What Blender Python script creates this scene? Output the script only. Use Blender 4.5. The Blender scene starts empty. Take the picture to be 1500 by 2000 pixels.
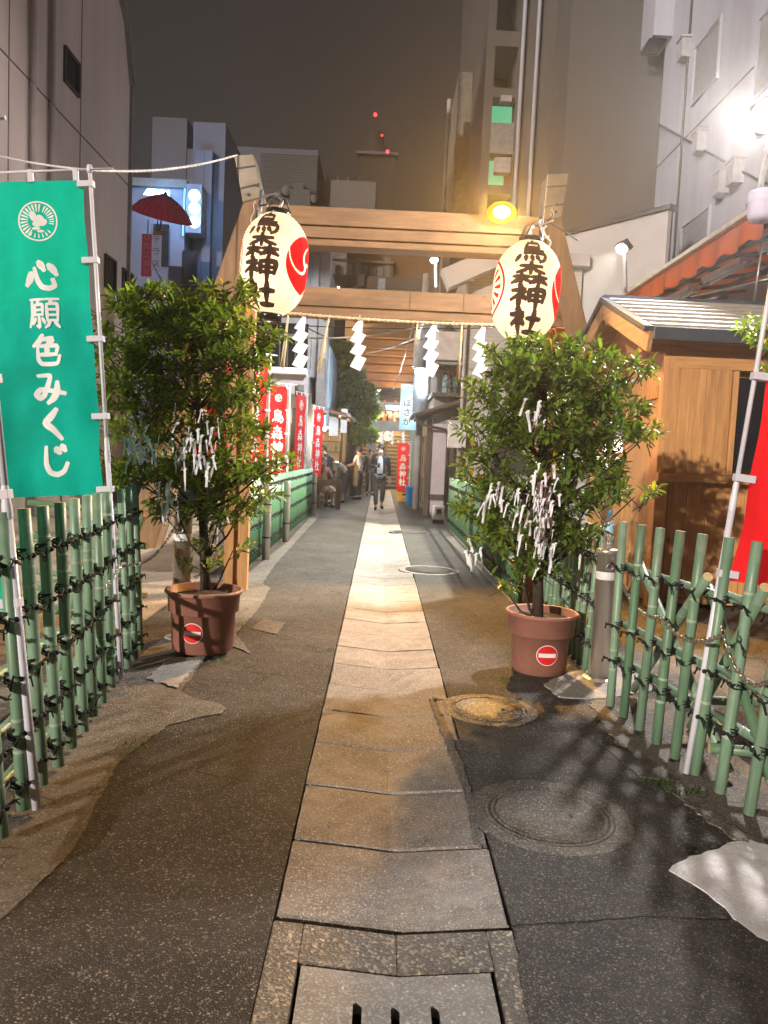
import bpy, math, random
from math import sin, cos, pi, radians
from mathutils import Vector, Matrix, geometry, noise
scene = bpy.context.scene
col = scene.collection
random.seed(7)
# ---------------------------------------------------------------- camera
F, CX, CY = 1500.0, 750.0, 1000.0          # focal length and centre in photo pixels (1500 x 2000)
CAM = Vector((0, 0, 1.5))
_v = Vector((743 - CX, CY - 888, -F)).normalized()      # street direction (+Y) seen from the camera
_u = Vector((sin(radians(2.55)), cos(radians(2.55)), 0)); _u = (_u - _u.dot(_v) * _v).normalized()
_r = _v.cross(_u)
ROT = Matrix((_r, _v, _u))                               # camera -> world
cd = bpy.data.cameras.new('camera'); cam = bpy.data.objects.new('camera', cd); col.objects.link(cam)
cd.sensor_fit = 'VERTICAL'; cd.sensor_height = 24; cd.lens = 24 * F / 2000; cd.clip_end = 1000; cd.clip_start = .05
cam.matrix_world = Matrix.Translation(CAM) @ ROT.to_4x4()
scene.camera = cam
# ---------------------------------------------------------------- night sky
w = bpy.data.worlds.new('World'); scene.world = w; w.use_nodes = True
nt = w.node_tree; bg = nt.nodes['Background']
tc = nt.nodes.new('ShaderNodeTexCoord'); sx = nt.nodes.new('ShaderNodeSeparateXYZ'); cr = nt.nodes.new('ShaderNodeValToRGB')
nt.links.new(tc.outputs['Generated'], sx.inputs[0]); nt.links.new(sx.outputs['Z'], cr.inputs[0]); wn = nt.nodes.new('ShaderNodeTexNoise'); wn.inputs['Scale'].default_value = 2.2; wn.inputs['Detail'].default_value = 4; nt.links.new(tc.outputs['Generated'], wn.inputs['Vector'])
wr = nt.nodes.new('ShaderNodeValToRGB'); nt.links.new(wn.outputs['Fac'], wr.inputs[0]); wr.color_ramp.elements[0].position = .3; wr.color_ramp.elements[0].color = (.78, .8, .84, 1); wr.color_ramp.elements[1].position = .7; wr.color_ramp.elements[1].color = (1.2, 1.16, 1.1, 1)
wm = nt.nodes.new('ShaderNodeMix'); wm.data_type = 'RGBA'; wm.blend_type = 'MULTIPLY'; wm.inputs[0].default_value = 1; nt.links.new(cr.outputs[0], wm.inputs[6]); nt.links.new(wr.outputs[0], wm.inputs[7]); nt.links.new(wm.outputs[2], bg.inputs[0])   # uneven glow of low cloud
cr.color_ramp.elements[0].position = 0.0; cr.color_ramp.elements[0].color = (.045, .037, .030, 1)
cr.color_ramp.elements[1].position = .75; cr.color_ramp.elements[1].color = (.015, .0145, .017, 1)
bg.inputs[1].default_value = 1.0
# ---------------------------------------------------------------- street light from the junction behind (the one sun lamp)
sl = bpy.data.lights.new('sun', 'SUN'); sun = bpy.data.objects.new('sun', sl); col.objects.link(sun)
sl.energy = 3.7; sl.angle = radians(.7); sl.color = (1.0, .87, .74)
_sd = Vector((.56, .78, -.235))                           # travel direction of that light
sun.rotation_euler = _sd.to_track_quat('-Z', 'Y').to_euler()
# ---------------------------------------------------------------- picture
scene.view_settings.view_transform = 'Standard'; scene.view_settings.look = 'None'
scene.view_settings.exposure = 0.25; scene.view_settings.gamma = 1
scene.cycles.use_denoising = True
scene.cycles.max_bounces = 6; scene.cycles.diffuse_bounces = 3; scene.cycles.glossy_bounces = 3
scene.cycles.transmission_bounces = 4; scene.cycles.sample_clamp_indirect = 6; scene.cycles.caustics_reflective = False
# ---------------------------------------------------------------- helpers
def D(px, py):
    return ROT @ Vector(((px - CX) / F, (CY - py) / F, -1))
def P(px, py, Y):                       # point of the photo at street distance Y
    d = D(px, py); return CAM + d * (Y / d.y)
def G(px, py, z=0.0):                   # point of the photo on the ground
    d = D(px, py); return CAM + d * ((z - CAM.z) / d.z)
def V(*a): return Vector(a)
class MB:
    def __init__(s): s.v = []; s.f = []; s.m = []; s.sm = []
    def face(s, idx, m=0, sm=False): s.f.append(tuple(idx)); s.m.append(m); s.sm.append(sm)
    def poly(s, pts, m=0):
        n = len(s.v); s.v += [Vector(p) for p in pts]; s.face(range(n, n + len(pts)), m)
    def box(s, c, d, R=None, m=0):
        n = len(s.v); c = Vector(c); hx, hy, hz = d[0] / 2, d[1] / 2, d[2] / 2
        for x, y, z in ((-1,-1,-1),(1,-1,-1),(1,1,-1),(-1,1,-1),(-1,-1,1),(1,-1,1),(1,1,1),(-1,1,1)):
            q = Vector((x * hx, y * hy, z * hz)); s.v.append(c + (R @ q if R else q))
        for f in ((0,3,2,1),(4,5,6,7),(0,1,5,4),(1,2,6,5),(2,3,7,6),(3,0,4,7)): s.face([n + i for i in f], m)
    def bb(s, a, b, m=0):               # box from corner to corner
        a = Vector(a); b = Vector(b); s.box((a + b) / 2, (abs(b.x-a.x), abs(b.y-a.y), abs(b.z-a.z)), None, m)
    def bar(s, a, b, w, h, m=0, up=(0,0,1)):   # rectangular bar from a to b
        a = Vector(a); b = Vector(b); t = (b - a); L = t.length; t.normalize(); x = t.cross(Vector(up))
        if x.length < 1e-4: x = Vector((1, 0, 0))
        x.normalize(); y = x.cross(t); R = Matrix((x, t, y)).transposed(); s.box((a + b) / 2, (w, L, h), R, m)
    def tube(s, pts, rad, n=8, m=0, cap=True, mc=None):
        pts = [Vector(p) for p in pts]; rad = rad if isinstance(rad, (list, tuple)) else [rad] * len(pts)
        b = len(s.v); ref = None
        for i, p in enumerate(pts):
            t = (pts[min(i+1, len(pts)-1)] - pts[max(i-1, 0)]).normalized()
            if ref is None:
                ref = t.orthogonal().normalized()
            x = (ref - ref.dot(t) * t)
            if x.length < 1e-5: x = t.orthogonal()
            x.normalize(); ref = x; y = t.cross(x)
            for k in range(n):
                a = 2 * pi * k / n; s.v.append(p + (x * cos(a) + y * sin(a)) * rad[i])
        for i in range(len(pts) - 1):
            for k in range(n):
                s.face((b+i*n+k, b+i*n+(k+1)%n, b+(i+1)*n+(k+1)%n, b+(i+1)*n+k), m, True)
        if cap:
            s.face([b + k for k in range(n)][::-1], m if mc is None else mc); e = b + (len(pts)-1)*n
            s.face([e + k for k in range(n)], m if mc is None else mc)
    def lathe(s, prof, n=24, c=(0,0,0), m=0, cap=True):     # prof: (r, z)
        c = Vector(c); b = len(s.v)
        for r, z in prof:
            for k in range(n):
                a = 2 * pi * k / n; s.v.append(c + Vector((r * cos(a), r * sin(a), z)))
        for i in range(len(prof) - 1):
            for k in range(n): s.face((b+i*n+k, b+i*n+(k+1)%n, b+(i+1)*n+(k+1)%n, b+(i+1)*n+k), m, True)
        if cap:
            s.face([b + k for k in range(n)][::-1], m); e = b + (len(prof)-1)*n; s.face([e + k for k in range(n)], m)
    def plate(s, outer, holes=(), z0=0, z1=.01, m=0):       # flat plate in XY with holes
        loops = [[Vector((p[0], p[1], 0)) for p in outer]] + [[Vector((p[0], p[1], 0)) for p in h] for h in holes]
        tri = geometry.tessellate_polygon(loops); flat = [p for l in loops for p in l]
        b = len(s.v); s.v += [Vector((p.x, p.y, z1)) for p in flat]; N = len(flat); s.v += [Vector((p.x, p.y, z0)) for p in flat]
        for t in tri:
            a_, b_, c_ = (flat[i] for i in t)
            if (b_-a_).cross(c_-a_).z < 0: t = (t[0], t[2], t[1])
            s.face([b + i for i in t], m); s.face([b + N + i for i in reversed(t)], m)
        o = b
        for l in loops:
            n = len(l)
            for i in range(n): s.face((o+i, o+(i+1)%n, o+N+(i+1)%n, o+N+i), m)
            o += n
    def ico(s, c, r, m=0, sc=(1,1,1), n=10, k=7):
        c = Vector(c); prof = []
        b = len(s.v)
        for i in range(k + 1):
            t = pi * i / k
            for j in range(n):
                a = 2*pi*j/n; s.v.append(c + Vector((r*sc[0]*sin(t)*cos(a), r*sc[1]*sin(t)*sin(a), -r*sc[2]*cos(t))))
        for i in range(k):
            for j in range(n): s.face((b+i*n+j, b+i*n+(j+1)%n, b+(i+1)*n+(j+1)%n, b+(i+1)*n+j), m, True)
    def mesh(s, name, mats):
        me = bpy.data.meshes.new(name); me.from_pydata([tuple(v) for v in s.v], [], s.f)
        for mt in (mats if isinstance(mats, (list, tuple)) else [mats] if mats else []): me.materials.append(mt)
        me.polygons.foreach_set('material_index', s.m); me.polygons.foreach_set('use_smooth', s.sm)
        me.update(); return me
    def build(s, name, mats, parent=None, bev=0):
        o = bpy.data.objects.new(name, s.mesh(name, mats)); col.objects.link(o)
        if parent: o.parent = parent
        if bev:
            b = o.modifiers.new('edge', 'BEVEL'); b.width = bev; b.segments = 2; b.limit_method = 'ANGLE'
        return o
def inst(name, me, parent=None, loc=(0,0,0), rot=(0,0,0), sc=(1,1,1)):
    o = bpy.data.objects.new(name, me); col.objects.link(o); o.parent = parent
    o.location = loc; o.rotation_euler = rot; o.scale = sc; return o
def tag(o, label=None, cat=None, group=None, kind=None):
    if label: o['label'] = label
    if cat: o['category'] = cat
    if group: o['group'] = group
    if kind: o['kind'] = kind
    return o
def empty(name, label, cat, group=None, loc=(0,0,0), rot=(0,0,0)):
    o = bpy.data.objects.new(name, None); col.objects.link(o); o.location = loc; o.rotation_euler = rot
    o.empty_display_size = .1
    return tag(o, label, cat, group)
def align(o, a, b, L=1.0, spin=0.0, r=1.0):   # put a +Z unit piece of length L between two points
    a = Vector(a); b = Vector(b); d = b - a
    q = d.to_track_quat('Z', 'Y'); o.location = a; o.rotation_euler = (q.to_matrix() @ Matrix.Rotation(spin, 3, 'Z')).to_euler(); o.scale = (r, r, d.length / L)
def lamp(name, kind, loc, watt, color, parent=None, aim=None, size=.1, angle=None, blend=.15):
    l = bpy.data.lights.new(name, kind); o = bpy.data.objects.new(name, l); col.objects.link(o); o.location = loc
    l.energy = watt; l.color = color
    if kind in ('POINT', 'SPOT'): l.shadow_soft_size = size
    if kind == 'SPOT': l.spot_size = radians(angle); l.spot_blend = blend
    if kind == 'AREA': l.size = size
    if aim is not None: o.rotation_euler = (Vector(aim) - Vector(loc)).to_track_quat('-Z', 'Y').to_euler()
    if parent: o.parent = parent; o.matrix_parent_inverse = parent.matrix_world.inverted() if False else Matrix.Identity(4)
    return o
# ---------------------------------------------------------------- materials
class NT:
    def __init__(s, name):
        s.mat = bpy.data.materials.new(name); s.mat.use_nodes = True; s.t = s.mat.node_tree; s.b = s.t.nodes['Principled BSDF']
        s.out = s.t.nodes['Material Output']
    def n(s, typ, **kw):
        x = s.t.nodes.new(typ)
        for k, v in kw.items(): setattr(x, k, v)
        return x
    def l(s, a, b): s.t.links.new(a, b)
    def mix(s, fac, a, b, typ='MIX'):
        x = s.n('ShaderNodeMix', data_type='RGBA', blend_type=typ)
        for sock, val in ((x.inputs[0], fac), (x.inputs[6], a), (x.inputs[7], b)):
            if isinstance(val, bpy.types.NodeSocket): s.l(val, sock)
            elif isinstance(val, (int, float)): sock.default_value = val
            else: sock.default_value = (*val, 1)
        return x.outputs[2]
    def ramp(s, inp, p0, p1, c0=(0,0,0), c1=(1,1,1)):
        r = s.n('ShaderNodeValToRGB'); s.l(inp, r.inputs[0]); e = r.color_ramp.elements
        e[0].position = p0; e[1].position = p1; e[0].color = (*c0, 1); e[1].color = (*c1, 1); return r.outputs[0]
    def coord(s, kind='Object', scale=(1,1,1)):
        t = s.n('ShaderNodeTexCoord'); m = s.n('ShaderNodeMapping'); s.l(t.outputs[kind], m.inputs[0]); m.inputs['Scale'].default_value = scale
        return m.outputs[0]
    def noise(s, vec, scale, detail=4, rough=.6):
        x = s.n('ShaderNodeTexNoise'); s.l(vec, x.inputs['Vector']); x.inputs['Scale'].default_value = scale
        x.inputs['Detail'].default_value = detail; x.inputs['Roughness'].default_value = rough; return x.outputs['Fac']
    def bump(s, h, strength, dist=.01):
        x = s.n('ShaderNodeBump'); s.l(h, x.inputs['Height']); x.inputs['Strength'].default_value = strength; x.inputs['Distance'].default_value = dist
        s.l(x.outputs[0], s.b.inputs['Normal'])
MATS = {}
def mat(name, c, rough=.6, metal=0, var=.18, scale=6, bump=0, bscale=80, emis=None, es=0, spec=.4, grime=0, rnd=0, stretch=(1,1,1)):
    if name in MATS: return MATS[name]
    k = NT(name); b = k.b; b.inputs['Roughness'].default_value = rough; b.inputs['Metallic'].default_value = metal
    b.inputs['Specular IOR Level'].default_value = spec
    co = k.coord('Object', stretch); f = k.noise(co, scale)
    c0 = tuple(x * (1 - var) for x in c); c1 = tuple(min(1, x * (1 + var)) for x in c)
    out = k.ramp(f, .3, .7, c0, c1)
    if grime:
        g = k.ramp(k.noise(co, scale * .35, 6, .7), .42, .68); gd = k.mix(1.0, out, (.55, .5, .45), 'MULTIPLY')
        out = k.mix(k.mix(grime, (0,0,0), g), out, gd)
    if rnd:
        oi = k.n('ShaderNodeObjectInfo'); r = k.ramp(oi.outputs['Random'], 0, 1, (1-rnd,)*3, (1+rnd*.6,)*3)
        out = k.mix(1.0, out, r, 'MULTIPLY')
    k.l(out, b.inputs['Base Color'])
    if bump: k.bump(k.noise(co, bscale, 5), bump, .01)
    if emis: b.inputs['Emission Color'].default_value = (*emis, 1); b.inputs['Emission Strength'].default_value = es
    MATS[name] = k.mat; return k.mat
def wood(name, c, rough=.55, axis=2, rnd=.12, grain=.35, stain=0):
    if name in MATS: return MATS[name]
    k = NT(name); sc = [14, 14, 14]; sc[axis] = 1.1
    co = k.coord('Object', tuple(sc)); f = k.noise(co, 1.6, 5, .65); g = k.noise(co, 9, 3)
    out = k.ramp(f, .3, .72, tuple(x*(1-grain) for x in c), tuple(min(1, x*1.15) for x in c))
    out = k.mix(k.ramp(g, .62, .75), out, tuple(x*.6 for x in c))
    vo = k.n('ShaderNodeTexVoronoi'); s2 = [3.2, 3.2, 3.2]; s2[axis] = 1.5
    k.l(k.coord('Object', tuple(s2)), vo.inputs['Vector']); vo.inputs['Scale'].default_value = 1
    out = k.mix(k.ramp(vo.outputs['Distance'], .035, .075, (1,1,1), (0,0,0)), out, (c[0]*.25, c[1]*.2, c[2]*.18))
    if stain:                                            # weather stains and dark runs
        s4 = [2.2, 2.2, 2.2]; s4[axis] = .8; sg_ = k.ramp(k.noise(k.coord('Object', tuple(s4)), 1.0, 7, .72), .44, .70)
        out = k.mix(k.mix(stain, (0, 0, 0), sg_), out, (c[0]*.38, c[1]*.40, c[2]*.45))
    oi = k.n('ShaderNodeObjectInfo'); r = k.ramp(oi.outputs['Random'], 0, 1, (1-rnd,)*3, (1+rnd*.6,)*3)
    k.l(k.mix(1.0, out, r, 'MULTIPLY'), k.b.inputs['Base Color']); k.b.inputs['Roughness'].default_value = rough
    k.bump(f, .25, .004); MATS[name] = k.mat; return k.mat
def emit(name, c, s):
    if name in MATS: return MATS[name]
    k = NT(name); e = k.n('ShaderNodeEmission'); e.inputs[0].default_value = (*c, 1); e.inputs[1].default_value = s
    k.l(e.outputs[0], k.out.inputs[0]); MATS[name] = k.mat; return k.mat
def asphalt(name, base, spk, amt=.55, scale=150, rough=(.55, .85), patch=.35, mid=.018, spec=.5, crack=0):
    k = NT(name); co = k.n('ShaderNodeNewGeometry').outputs['Position']; vo = k.n('ShaderNodeTexVoronoi'); k.l(co, vo.inputs['Vector']); vo.inputs['Scale'].default_value = scale
    v2 = k.n('ShaderNodeTexVoronoi'); k.l(co, v2.inputs['Vector']); v2.inputs['Scale'].default_value = scale * .8
    big = k.noise(co, 1.1, 6, .65); fine = k.noise(co, scale * .6, 3); medium = k.noise(co, 9, 5, .7)
    dark = tuple(x * (1 - patch) for x in base); lite = tuple(x * (1 + patch * 1.3) for x in base)
    out = k.mix(k.ramp(big, .35, .65), dark, lite)
    out = k.mix(k.ramp(medium, .45, .7), out, tuple(x*.75 for x in base))
    sep = k.n('ShaderNodeSeparateColor'); k.l(vo.outputs['Color'], sep.inputs[0]); sp = k.ramp(sep.outputs[0], 1 - amt, 1 - amt * .2)
    out = k.mix(sp, out, spk)
    sep2 = k.n('ShaderNodeSeparateColor'); k.l(v2.outputs['Color'], sep2.inputs[0]); s3 = k.ramp(sep2.outputs[1], .972, .985)
    out = k.mix(s3, out, tuple(min(1, x * 1.5) for x in spk))
    if crack:                                            # hairline cracks and stains
        nz = k.n('ShaderNodeTexNoise'); k.l(co, nz.inputs['Vector']); nz.inputs['Scale'].default_value = 2.2; nz.inputs['Detail'].default_value = 5
        av = k.n('ShaderNodeVectorMath', operation='ADD'); k.l(co, av.inputs[0]); k.l(nz.outputs['Color'], av.inputs[1])
        vc = k.n('ShaderNodeTexVoronoi', feature='DISTANCE_TO_EDGE'); k.l(av.outputs[0], vc.inputs['Vector']); vc.inputs['Scale'].default_value = crack
        ln = k.ramp(vc.outputs['Distance'], .004, .012, (1, 1, 1), (0, 0, 0)); mk_ = k.ramp(k.noise(co, .8, 3), .5, .58); lm = k.mix(1.0, ln, mk_, 'MULTIPLY')
        out = k.mix(lm, out, tuple(x * .22 for x in base)); st = k.ramp(k.noise(co, 3.1, 7, .75), .56, .70); out = k.mix(k.mix(.55, (0, 0, 0), st), out, tuple(x * .5 for x in base))
    k.l(out, k.b.inputs['Base Color']); k.b.inputs['Specular IOR Level'].default_value = spec
    rr = k.n('ShaderNodeMapRange'); k.l(medium, rr.inputs[0]); rr.inputs[3].default_value = rough[0]; rr.inputs[4].default_value = rough[1]
    k.l(rr.outputs[0], k.b.inputs['Roughness'])
    hm = k.mix(.5, vo.outputs['Distance'], fine); hm = k.mix(.22, hm, medium); k.bump(hm, .6, mid); MATS[name] = k.mat; return k.mat
# ================================================================ ground
m_asph = asphalt('asphalt', (.036, .032, .029), (.19, .165, .13), .15, 200, (.6, .85), .6, .014, .3, 1.1)
m_slab = asphalt('paving_stone', (.25, .225, .205), (.44, .40, .36), .35, 240, (.6, .85), .38, .007, .25)
m_conc = asphalt('concrete', (.105, .094, .082), (.24, .215, .18), .35, 180, (.6, .85), .5, .010, .3, 1.6)
m_mid = asphalt('mid_concrete', (.26, .245, .225), (.38, .36, .33), .35, 170, (.6, .85), .3, .008)
m_pale_lit = asphalt('lit_pale_concrete', (.74, .72, .74), (.80, .79, .80), .3, 160, (.6, .8), .12, .005)  # pale concrete with the light falling on it mixed into its colour
m_expo = asphalt('exposed_aggregate', (.11, .098, .085), (.32, .27, .20), .32, 110, (.5, .8), .25, .014)
m_bed = asphalt('joint_mortar', (.018, .017, .017), (.03, .03, .03), .3, 200)
m_yard = asphalt('yard_paving', (.23, .18, .135), (.32, .27, .21), .4, 90, (.6, .85), .25, .008)
m_earth = mat('soil', (.03, .022, .015), .95, var=.5, scale=30, bump=.8, bscale=60)
XL, XR = G(530, 1810).x, G(1000, 1810).x
XC = (XL + XR) / 2 + .01
PY0, PY1 = 1.0, 33.0
mb = MB()
for x0, x1, y0, y1 in ((-70, XL, -20, 170), (XR, 70, -20, 170), (XL, XR, -20, PY0), (XL, XR, PY1, 170)):
    mb.poly([(x0, y0, 0), (x1, y0, 0), (x1, y1, 0), (x0, y1, 0)])
ground = tag(mb.build('ground', m_asph), kind='structure')
mb = MB()
mb.poly([(XL, PY0, -.07), (XC, PY0, -.09), (XC, PY1, -.09), (XL, PY1, -.07)]); mb.poly([(XC, PY0, -.09), (XR, PY0, -.07), (XR, PY1, -.07), (XC, PY1, -.09)])
for x in (XL, XR): mb.poly([(x, PY0, -.07), (x, PY1, -.07), (x, PY1, 0), (x, PY0, 0)])
path = tag(mb.build('path', m_bed), kind='structure')
def slab_mesh(seed, L=.496, W=None):
    rnd = random.Random(seed); mb = MB(); nx, ny = 10, 6; W = W or (XR - XL - .012)
    def top(x): return .003 - .034 * (1 - min(1, abs(x - .01) / (W / 2)))
    rows = []
    for j in range(ny + 1):
        row = []
        for i in range(nx + 1):
            x = -W/2 + W * i / nx; y = L * j / ny
            if i in (0, nx): x += rnd.uniform(-.004, .002) * (1 if i == nx else -1)
            if j in (0, ny): y += rnd.uniform(-.003, .003)
            e = min(i, nx - i, j, ny - j)
            row.append(len(mb.v)); mb.v.append(V(x, y, top(x) - (.007 if e == 0 else 0) + rnd.uniform(-.0006, .0006)))
        rows.append(row)
    for r in rows:                                        # a narrow chamfer inside the edge
        a, b = mb.v[r[1]], mb.v[r[nx-1]]; a.x = -W/2 + .009; b.x = W/2 - .009; a.z = top(a.x); b.z = top(b.x)
    for i in range(nx + 1):
        mb.v[rows[1][i]].y = .006; mb.v[rows[ny-1][i]].y = L - .006
    for r in (rows[0], rows[-1]):
        for i in (1, nx-1): mb.v[r[i]].z = top(mb.v[r[i]].x) - .006
    for j in range(ny):
        for i in range(nx): mb.face((rows[j][i], rows[j][i+1], rows[j+1][i+1], rows[j+1][i]), 0, False)
    ring = rows[0] + [r[-1] for r in rows[1:]] + rows[-1][-2::-1] + [r[0] for r in rows[-2:0:-1]]
    n = len(mb.v); mb.v += [V(mb.v[k].x, mb.v[k].y, -.06) for k in ring]; N = len(ring)
    for k in range(N): mb.face((ring[(k+1)%N], ring[k], n + k, n + (k+1)%N))
    return mb.mesh('paving_slab', m_slab)
slabs = [slab_mesh(i) for i in range(5)]
y = 2.385; k = 0
while y < PY1 - .4:
    o = inst('paving_slab', slabs[k % 5], path, (XC - .01 + random.uniform(-.003, .003), y, random.uniform(-.003, .002) * (1 if y < 7 else .5)), (random.uniform(-.003, .003), 0, random.uniform(-.002, .002)), (1, .975 if y < 3.3 else 1, 1))
    y += .503; k += 1
# narrow mortar strips beside the first slabs
# ---------------------------------------------------------------- drain cover at the feet of the camera
dr = empty('drain_cover', 'pale concrete drain cover with three slots in a pebbled concrete frame', 'drain cover', loc=(0, 0, 0))
mb = MB(); yA, yB = 1.55, 2.355; a, b = G(583, 1890), G(957, 1886)
ix0, ix1, iy1 = a.x - .006, b.x + .012, (a.y + b.y) / 2 + .012
def vz(x): return .003 - .034 * (1 - min(1, abs(x - XC) / ((XR - XL) / 2)))
def vstrip(mb, xs, y0, y1, zoff, th):                    # slab following the valley section
    for x0, x1 in zip(xs, xs[1:]):
        p = [V(x0, y0, vz(x0) + zoff), V(x1, y0, vz(x1) + zoff), V(x1, y1, vz(x1) + zoff), V(x0, y1, vz(x0) + zoff)]
        q = [v - V(0, 0, th) for v in p]; n = len(mb.v); mb.v += p + q
        for f in ((0,1,2,3),(7,6,5,4),(0,4,5,1),(2,6,7,3),(1,5,6,2),(3,7,4,0)): mb.face([n + i for i in f])
vstrip(mb, [XL + .003, ix0], yA, yB, 0, .05); vstrip(mb, [ix1, XR - .003], yA, yB, 0, .05)
vstrip(mb, [ix0, XC, ix1], iy1, yB, 0, .05)
mb.build('frame', m_expo, dr, .006)
mb = MB(); px0, px1, py1 = ix0 + .012, ix1 - .014, iy1 - .012
sl = []
for cx in (698, 773, 851):
    g = G(cx, 1960); sl.append(g.x)
ytop = G(773, 1952).y; hw = .0125
xs = [px0, sl[0]-hw, sl[0]+hw, sl[1]-hw, sl[1]+hw, sl[2]-hw, sl[2]+hw, px1]
vstrip(mb, [px0, sl[0]-hw], yA, ytop, -.002, .035); vstrip(mb, [sl[0]+hw, sl[1]-hw], yA, ytop, -.002, .035)
vstrip(mb, [sl[1]+hw, sl[2]-hw], yA, ytop, -.002, .035); vstrip(mb, [sl[2]+hw, px1], yA, ytop, -.002, .035)
vstrip(mb, [px0, XC, px1], ytop + .013, py1, -.002, .035)
for i, s0 in enumerate(sl):                              # rounded slot heads
    arc = [V(s0 + hw * cos(t), ytop + hw * sin(t), 0) for t in [pi * q / 8 for q in range(9)]]
    zz = vz(s0) - .002
    for p, q in zip(arc, arc[1:]):
        mb.poly([(p.x, p.y, zz), (p.x, ytop + .0135, zz), (q.x, ytop + .0135, zz), (q.x, q.y, zz)])
        mb.poly([(p.x, p.y, zz), (q.x, q.y, zz), (q.x, q.y, zz - .035), (p.x, p.y, zz - .035)])
for x0, x1 in ((px0, sl[0]-hw), (sl[0]+hw, sl[1]-hw), (sl[1]+hw, sl[2]-hw), (sl[2]+hw, px1)):
    vstrip(mb, [x0, x1], ytop, ytop + .0132, -.0021, .03)
mb.build('slotted_plate', m_mid, dr)
# ---------------------------------------------------------------- concrete margins (ground pieces a step above the asphalt)
def sheet(name, pix, z, m, th=.03, jit=.006, sub=True):
    pts = [G(*p, 0) for p in pix]; out = []
    for a, b in zip(pts, pts[1:] + pts[:1]):
        n = max(1, int((b - a).length / .035)) if sub else 1
        for i in range(n):
            p = a.lerp(b, i / n); out.append((p.x + (random.uniform(-jit, jit) if i else 0), p.y + (random.uniform(-jit, jit) if i else 0)))
    mb = MB(); mb.plate(out, (), z - th, z, 0); o = mb.build(name, m); o.parent = ground; return o
sheet('concrete_margin', [(-250, 1840), (0, 1800), (62, 1745), (140, 1665), (180, 1590), (228, 1497), (262, 1468), (330, 1418), (395, 1402), (432, 1396), (446, 1386), (420, 1374), (390, 1368), (352, 1352), (398, 1290), (452, 1262), (488, 1278), (470, 1250), (456, 1236), (400, 1238), (330, 1240), (262, 1290), (150, 1400), (-100, 1640)], .008, m_conc, jit=.007)
sheet('concrete_margin', [(456, 1246), (505, 1190), (528, 1150), (512, 1140), (540, 1100), (585, 1050), (625, 1008), (612, 1004), (560, 1060), (474, 1128), (380, 1200), (330, 1246), (420, 1262)], .007, m_conc, jit=.010)
sheet('concrete_patch', [(285, 1330), (330, 1290), (400, 1286), (345, 1348)], .018, m_mid, .02, jit=.012)
sheet('concrete_patch', [(490, 1228), (515, 1210), (558, 1216), (540, 1240)], .006, m_conc, .02)
sheet('concrete_patch', [(1062, 1338), (1105, 1318), (1190, 1298), (1260, 1320), (1275, 1350), (1180, 1366), (1140, 1366), (1090, 1362)], .009, m_mid, .02, jit=.012)
sheet('concrete_patch', [(1306, 1702), (1340, 1680), (1440, 1645), (1560, 1632), (1700, 1790), (1600, 1870), (1480, 1832), (1432, 1795), (1396, 1760), (1360, 1732)], .005, m_pale_lit, .02, jit=.014)  # bright light on this patch is put into its colour
sheet('concrete_margin', [(1150, 1372), (1200, 1362), (1330, 1370), (1700, 1560), (1800, 1700), (1430, 1640), (1360, 1590), (1290, 1530), (1240, 1480), (1190, 1430)], .006, m_conc, .02, jit=.02)
sheet('concrete_margin', [(868, 1050), (900, 1046), (960, 1120), (1010, 1175), (1070, 1250), (990, 1170), (930, 1110)], .01, m_conc, .02)
sheet('concrete_margin', [(925, 1640), (940, 1655), (925, 1560), (905, 1495), (880, 1440), (862, 1405), (845, 1362), (868, 1368), (838, 1366), (858, 1420), (905, 1545)], .006, m_conc, .015)
m_asph2 = asphalt('old_asphalt', (.050, .046, .043), (.17, .155, .13), .25, 210, (.6, .85), .5, .012, .3, 1.3)
sheet('asphalt_patch', [(1000, 1810), (962, 1664), (918, 1530), (884, 1446), (1050, 1425), (1150, 1444), (1240, 1492), (1330, 1600), (1312, 1690), (1420, 1794), (1250, 1790), (1120, 1800)], .0025, m_asph2, .01)
sheet('asphalt_patch', [(1004, 1816), (1120, 1806), (1250, 1797), (1440, 1800), (1700, 1900), (1700, 2200), (1062, 2200)], .004, m_asph2, .01)
sheet('asphalt_patch', [(1170, 1452), (1255, 1478), (1330, 1530), (1250, 1520)], .010, m_asph2, .01)
# yard behind the left fence and ground behind the right fence
def rect(name, x0, x1, y0, y1, z, m):
    mb = MB(); mb.bb((x0, y0, z - .02), (x1, y1, z), 0); o = mb.build(name, m); o.parent = ground; return o
rect('yard_paving', -6.9, -1.95, -4, 19.2, .012, m_yard)
rect('yard_paving', 1.95, 7.2, -4, 18.4, .006, m_conc)
mb = MB()                                                # paving tiles joints of the yard: low kerb along the left building
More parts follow.
